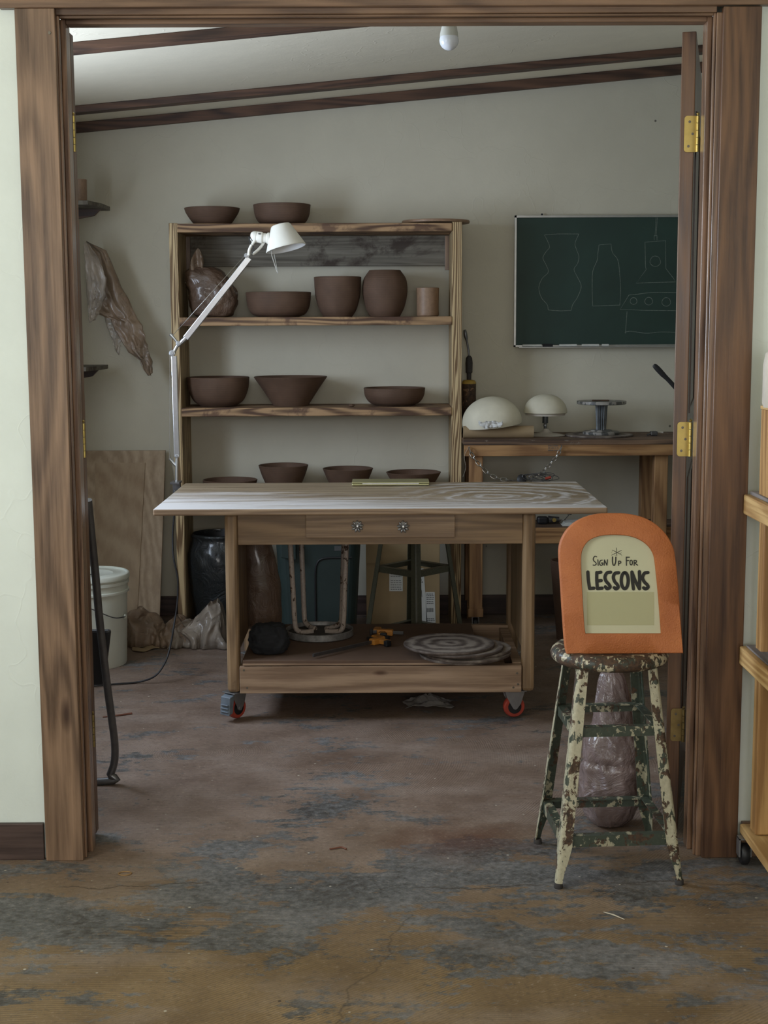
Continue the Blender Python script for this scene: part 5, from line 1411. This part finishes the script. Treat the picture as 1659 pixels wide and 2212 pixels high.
# cup on the higher one
c = PY(187, 420, 6.33); zsh = PY(217, 447, 6.25).z+.018
o = MB().lathe([(0, 0), (.028, 0), (.032, .01), (.033, .105), (.030, .105), (.029, .01), (0, .008)], (0, 0, 0), 32).build('glass_jar', M['mug']); o.location = (PY(190, 400, 6.33).x-.038, 6.33, zsh+.0006)
tag(o, 'dull tan jar standing on the higher wall shelf', 'jar')
# hanging plastic
outl = [((186, 520), (188, 522)), ((186, 560), (229, 541)), ((188, 600), (245, 580)), ((190, 640), (262, 620)), ((196, 668), (280, 655)), ((214, 680), (296, 690)), ((238, 690), (308, 705)), ((246, 712), (312, 725)), ((262, 738), (318, 745)), ((278, 762), (322, 765)), ((300, 778), (328, 785)), ((308, 798), (329, 805)), ((318, 812), (326, 811))]
def sheet(outl, Y, amp, ph, s_=1.0):
    n = len(outl)-1
    def fn(u, v):
        f_ = u*n; i = min(n-1, int(f_)); f_ -= i
        lx_ = outl[i][0][0]*(1-f_)+outl[i+1][0][0]*f_; ly = outl[i][0][1]*(1-f_)+outl[i+1][0][1]*f_
        rx_ = outl[i][1][0]*(1-f_)+outl[i+1][1][0]*f_; ry = outl[i][1][1]*(1-f_)+outl[i+1][1][1]*f_
        x, y = lx_+(rx_-lx_)*v, ly+(ry-ly)*v
        edge = 6.0*noise.noise(Vector((u*18, v*3, ph)))*abs(v-.3)*(.3+u)
        p = PY(x+edge, y, Y)
        p.y += amp*(.2*math.sin(v*11+u*7+ph)+.6*ridge(Vector((v*1.6, u*3.0, ph)), 1.5, 4)-.4*math.sin(math.pi*v))
        return p
    return fn
t_ = thing('plastic_sheet', 'brown smeared plastic sheet hanging on the back room wall by the left jamb', 'plastic', tuple(PY(200, 640, 6.38)))
MB().grid(sheet(outl, 6.38, .022, 1.0), 60, 24).build('brown_sheet', M['pl_brown'], t_, solid=.001)
outl2 = [((180, 522), (190, 525)), ((182, 560), (212, 555)), ((184, 600), (228, 600)), ((186, 640), (226, 640)), ((190, 680), (214, 672)), ((192, 698), (206, 690))]
MB().grid(sheet(outl2, 6.30, .018, 4.0), 30, 14).build('clear_bag', M['pl_pale'], t_, solid=.001)
outl3 = [((222, 668), (262, 672)), ((228, 700), (270, 705)), ((240, 730), (262, 735)), ((248, 756), (256, 768))]
MB().grid(sheet(outl3, 6.40, .012, 7.0), 24, 12).build('torn_edge', M['pl_pale'], t_, solid=.001)
# bucket
rb0 = .150
bc = PZ(270, 1430, 0); 
ybk = 5.62; xe = PY(278, 1240, ybk).x
bcx = xe-rb0-.002
zB = PY(240, 1238, ybk-rb0*.6).z
t_ = thing('plastic_bucket', 'white plastic bucket with a lid standing beside the left door jamb', 'bucket', (bcx, ybk, 0))
zB = PY(278, 1240, ybk).z
MB().lathe([(0, 0), (rb0*.875, 0), (rb0*.89, .006), (rb0*.95, zB-.07), (rb0*1.0, zB-.068), (rb0*1.0, zB-.060), (rb0*.96, zB-.058), (rb0*.965, zB-.035), (rb0*1.0, zB-.033), (rb0*1.0, zB-.022), (rb0*.97, zB-.020), (rb0*.98, zB-.004), (0, zB-.004)], (bcx, ybk, 0), 72).build('bucket_body', M['bucket'], t_)
ld = MB().lathe([(rb0*.985, zB-.012), (rb0*1.02, zB-.012), (rb0*1.02, zB+.004), (rb0*.985, zB+.009), (rb0*.95, zB+.009), (rb0*.94, zB+.002), (rb0*.62, zB+.002), (rb0*.60, zB+.005), (rb0*.57, zB+.005), (rb0*.55, zB+.002), (0, zB+.002)], (bcx, ybk, 0), 72).build('lid', M['bucket'], t_)
MB().lathe([(0, zB+.0025), (.018, zB+.0025), (.018, zB+.0042), (0, zB+.0042)], (bcx+.02, ybk-.02, 0), 20).build('spout_cap', M['greymetal'], ld)
e = Vector((bcx+rb0*.95, ybk-.02, zB-.165))
hp = [Vector((bcx-rb0*.3, ybk-rb0*1.02, zB-.085)), Vector((bcx+rb0*.25, ybk-rb0*1.0, zB-.115)), Vector((bcx+rb0*.72, ybk-rb0*.74, zB-.155)), Vector((bcx+rb0*.97, ybk-rb0*.28, zB-.165))]
MB().tube(catmull([Vector((bcx-rb0*1.0, ybk-.03, zB-.12))]+[Vector((bcx-rb0*.75, ybk-rb0*.78, zB-.10))]+hp, 6), .0022, 6).build('wire_handle', M['dsteel'], t_)
MB().lathe([(0, 0), (.010, 0), (.012, .004), (.007, .010), (0, .011)], e+Vector((-.006, -.02, .0)), 16, Matrix.Rotation(R(90), 4, 'Y')).build('handle_ear', M['bucket'], t_)
# plastic drop cloth heap
def heap(x0, x1, yb0, yb1, h, ph, cut):
    p0, p1 = PZ(x0, yb1, 0), PZ(x1, yb1, 0)
    def fn(u, v):
        X = p0.x+(p1.x-p0.x)*u; Y = p0.y + v*.30
        e = min(1, u*6, (1-u)*6)
        hh = h*max(0, math.sin(math.pi*min(1, v*1.05)))**.6*(.72+.28*math.sin(u*7+ph))*e**.6
        r_ = ridge(Vector((u*2.4+ph, v*1.6, 0)), 1.1, 3); r2 = ridge(Vector((u*6+ph, v*5, 4)), 1.3, 3)
        z = max(.003, hh*(1+.16*r_+.07*r2)+.004)
        Y += .05*noise.noise(Vector((u*5, ph, 3))) - .03*math.sin(math.pi*v)*r_ + .012*r2
        X += .05*noise.noise(Vector((v*4, u*3, ph)))
        return Vector((X, Y, z))
    return fn
t_ = thing('drop_cloth', 'crumpled translucent plastic drop cloth on the floor between bucket and table', 'plastic', tuple(PZ(380, 1385, 0)))
MB().grid(heap(262, 400, 0, 1402, .125, .6, 0), 70, 46).build('brown_fold', M['pl_brown'], t_, solid=.001)
MB().grid(heap(356, 486, 0, 1405, .145, 2.6, 0), 70, 46).build('pale_fold', M['pl_pale'], t_, solid=.001)
mb = MB().grid(lambda u, v: PZ(285+u*60, 1405-v*9+4*math.sin(u*5), .003)+Vector((0, 0, .004*abs(math.sin(u*6+v)))), 16, 5)
tag(recentre(mb.build('paper_scrap', M['kraft'], solid=.0008)), 'torn flat paper scrap on the floor in front of the drop cloth', 'paper')
# folding chair, leaning on the folded back door
Yc = 4.10
cp = [(213, 1262), (219, 1330), (229, 1420), (239, 1500), (248, 1565), (253, 1610), (252, 1645), (243, 1672), (228, 1694)]
Ys = [3.92, 3.95, 3.99, 4.03, 4.06, 4.08, 4.09, 4.09, 4.09]
pts = [PY(x-5, y, yy) for (x, y), yy in zip(cp, Ys)]
bot = pts[-1]; bot.z = .0105
cxm = bot.x-.23
left = [Vector((2*cxm-p.x, p.y, p.z)) for p in reversed(pts)]
topz = .86
up = [PY(200, 1180, 3.88), PY(190, 1080, 3.83)]
up2 = [Vector((2*cxm-p.x, p.y, p.z)) for p in reversed(up)]
t_ = thing('folding_chair', 'black metal folding chair, folded and leaning behind the left door jamb', 'chair', (cxm, 4.0, 0))
path = catmull(list(reversed(up))+pts+left+up2, 5)
MB().tube(path, .0115, 14).build('tube_frame', M['dsteel'], t_)
s0, s1 = PY(226, 1365, 4.06), PY(243, 1480, 4.10)
sxr = s0.x+.012
def pnl(x1_, z0, z1, y0, y1, th): 
    x0_ = 2*cxm-x1_
    return MB().hexa([(x0_+.03, y0, z0), (x1_-.03, y0, z0), (x1_-.03, y0+th, z0), (x0_+.03, y0+th, z0), (x0_, y1, z1), (x1_, y1, z1), (x1_, y1+th, z1), (x0_, y1+th, z1)])
pnl(PY(243, 1430, 4.09).x, PY(240, 1482, 4.1).z, PY(236, 1362, 4.07).z, 4.105, 4.075, .022).build('seat', M['black'], t_, .008)
MB().box(cxm-.19, cxm+.19, 3.80, 3.812, .60, .80).build('backrest', M['black'], t_, .006)
for s_ in (-1, 1):
    MB().tube([(cxm+s_*.15, 3.86, .55), (cxm+s_*.15, 3.95, .26), (cxm+s_*.15, 4.0, .012)], .009, 10).build('rear_leg', M['dsteel'], t_)
# ================================================================= FLOOR LITTER
c = PZ(270, 1888, .0)
mb = MB().tube([(c.x+.016*math.cos(a), c.y+.012*math.sin(a), .0016) for a in [2*math.pi*k/28 for k in range(28)]], .0013, 6, False, True)
tag(recentre(mb.build('rubber_band', M['band'])), 'tan rubber band on the floor in front of the left casing', 'rubber band')
tag(recentre(MB().tube(catmull([PZ(x, y, .003) for x, y in ((712, 1834), (725, 1832), (738, 1830), (748, 1834))], 4), .0022, 6).build('twig', M['twig'])), 'small dark red twig on the floor in the doorway', 'twig')
tag(recentre(MB().tube([PZ(1304, 1970, .002), PZ(1325, 1976, .003), PZ(1349, 1986, .002)], [.0008, .0018, .0008], 6).build('wood_sliver', M['stick'])), 'pale wood sliver on the floor below the chipped stool', 'wood')
tag(recentre(MB().tube([PZ(222, 1549, .003), PZ(255, 1545, .004), PZ(285, 1541, .003)], [.002, .003, .004], 6).build('wood_sliver', M['twig'])), 'brown wood splinter on the floor by the folding chair leg', 'wood')
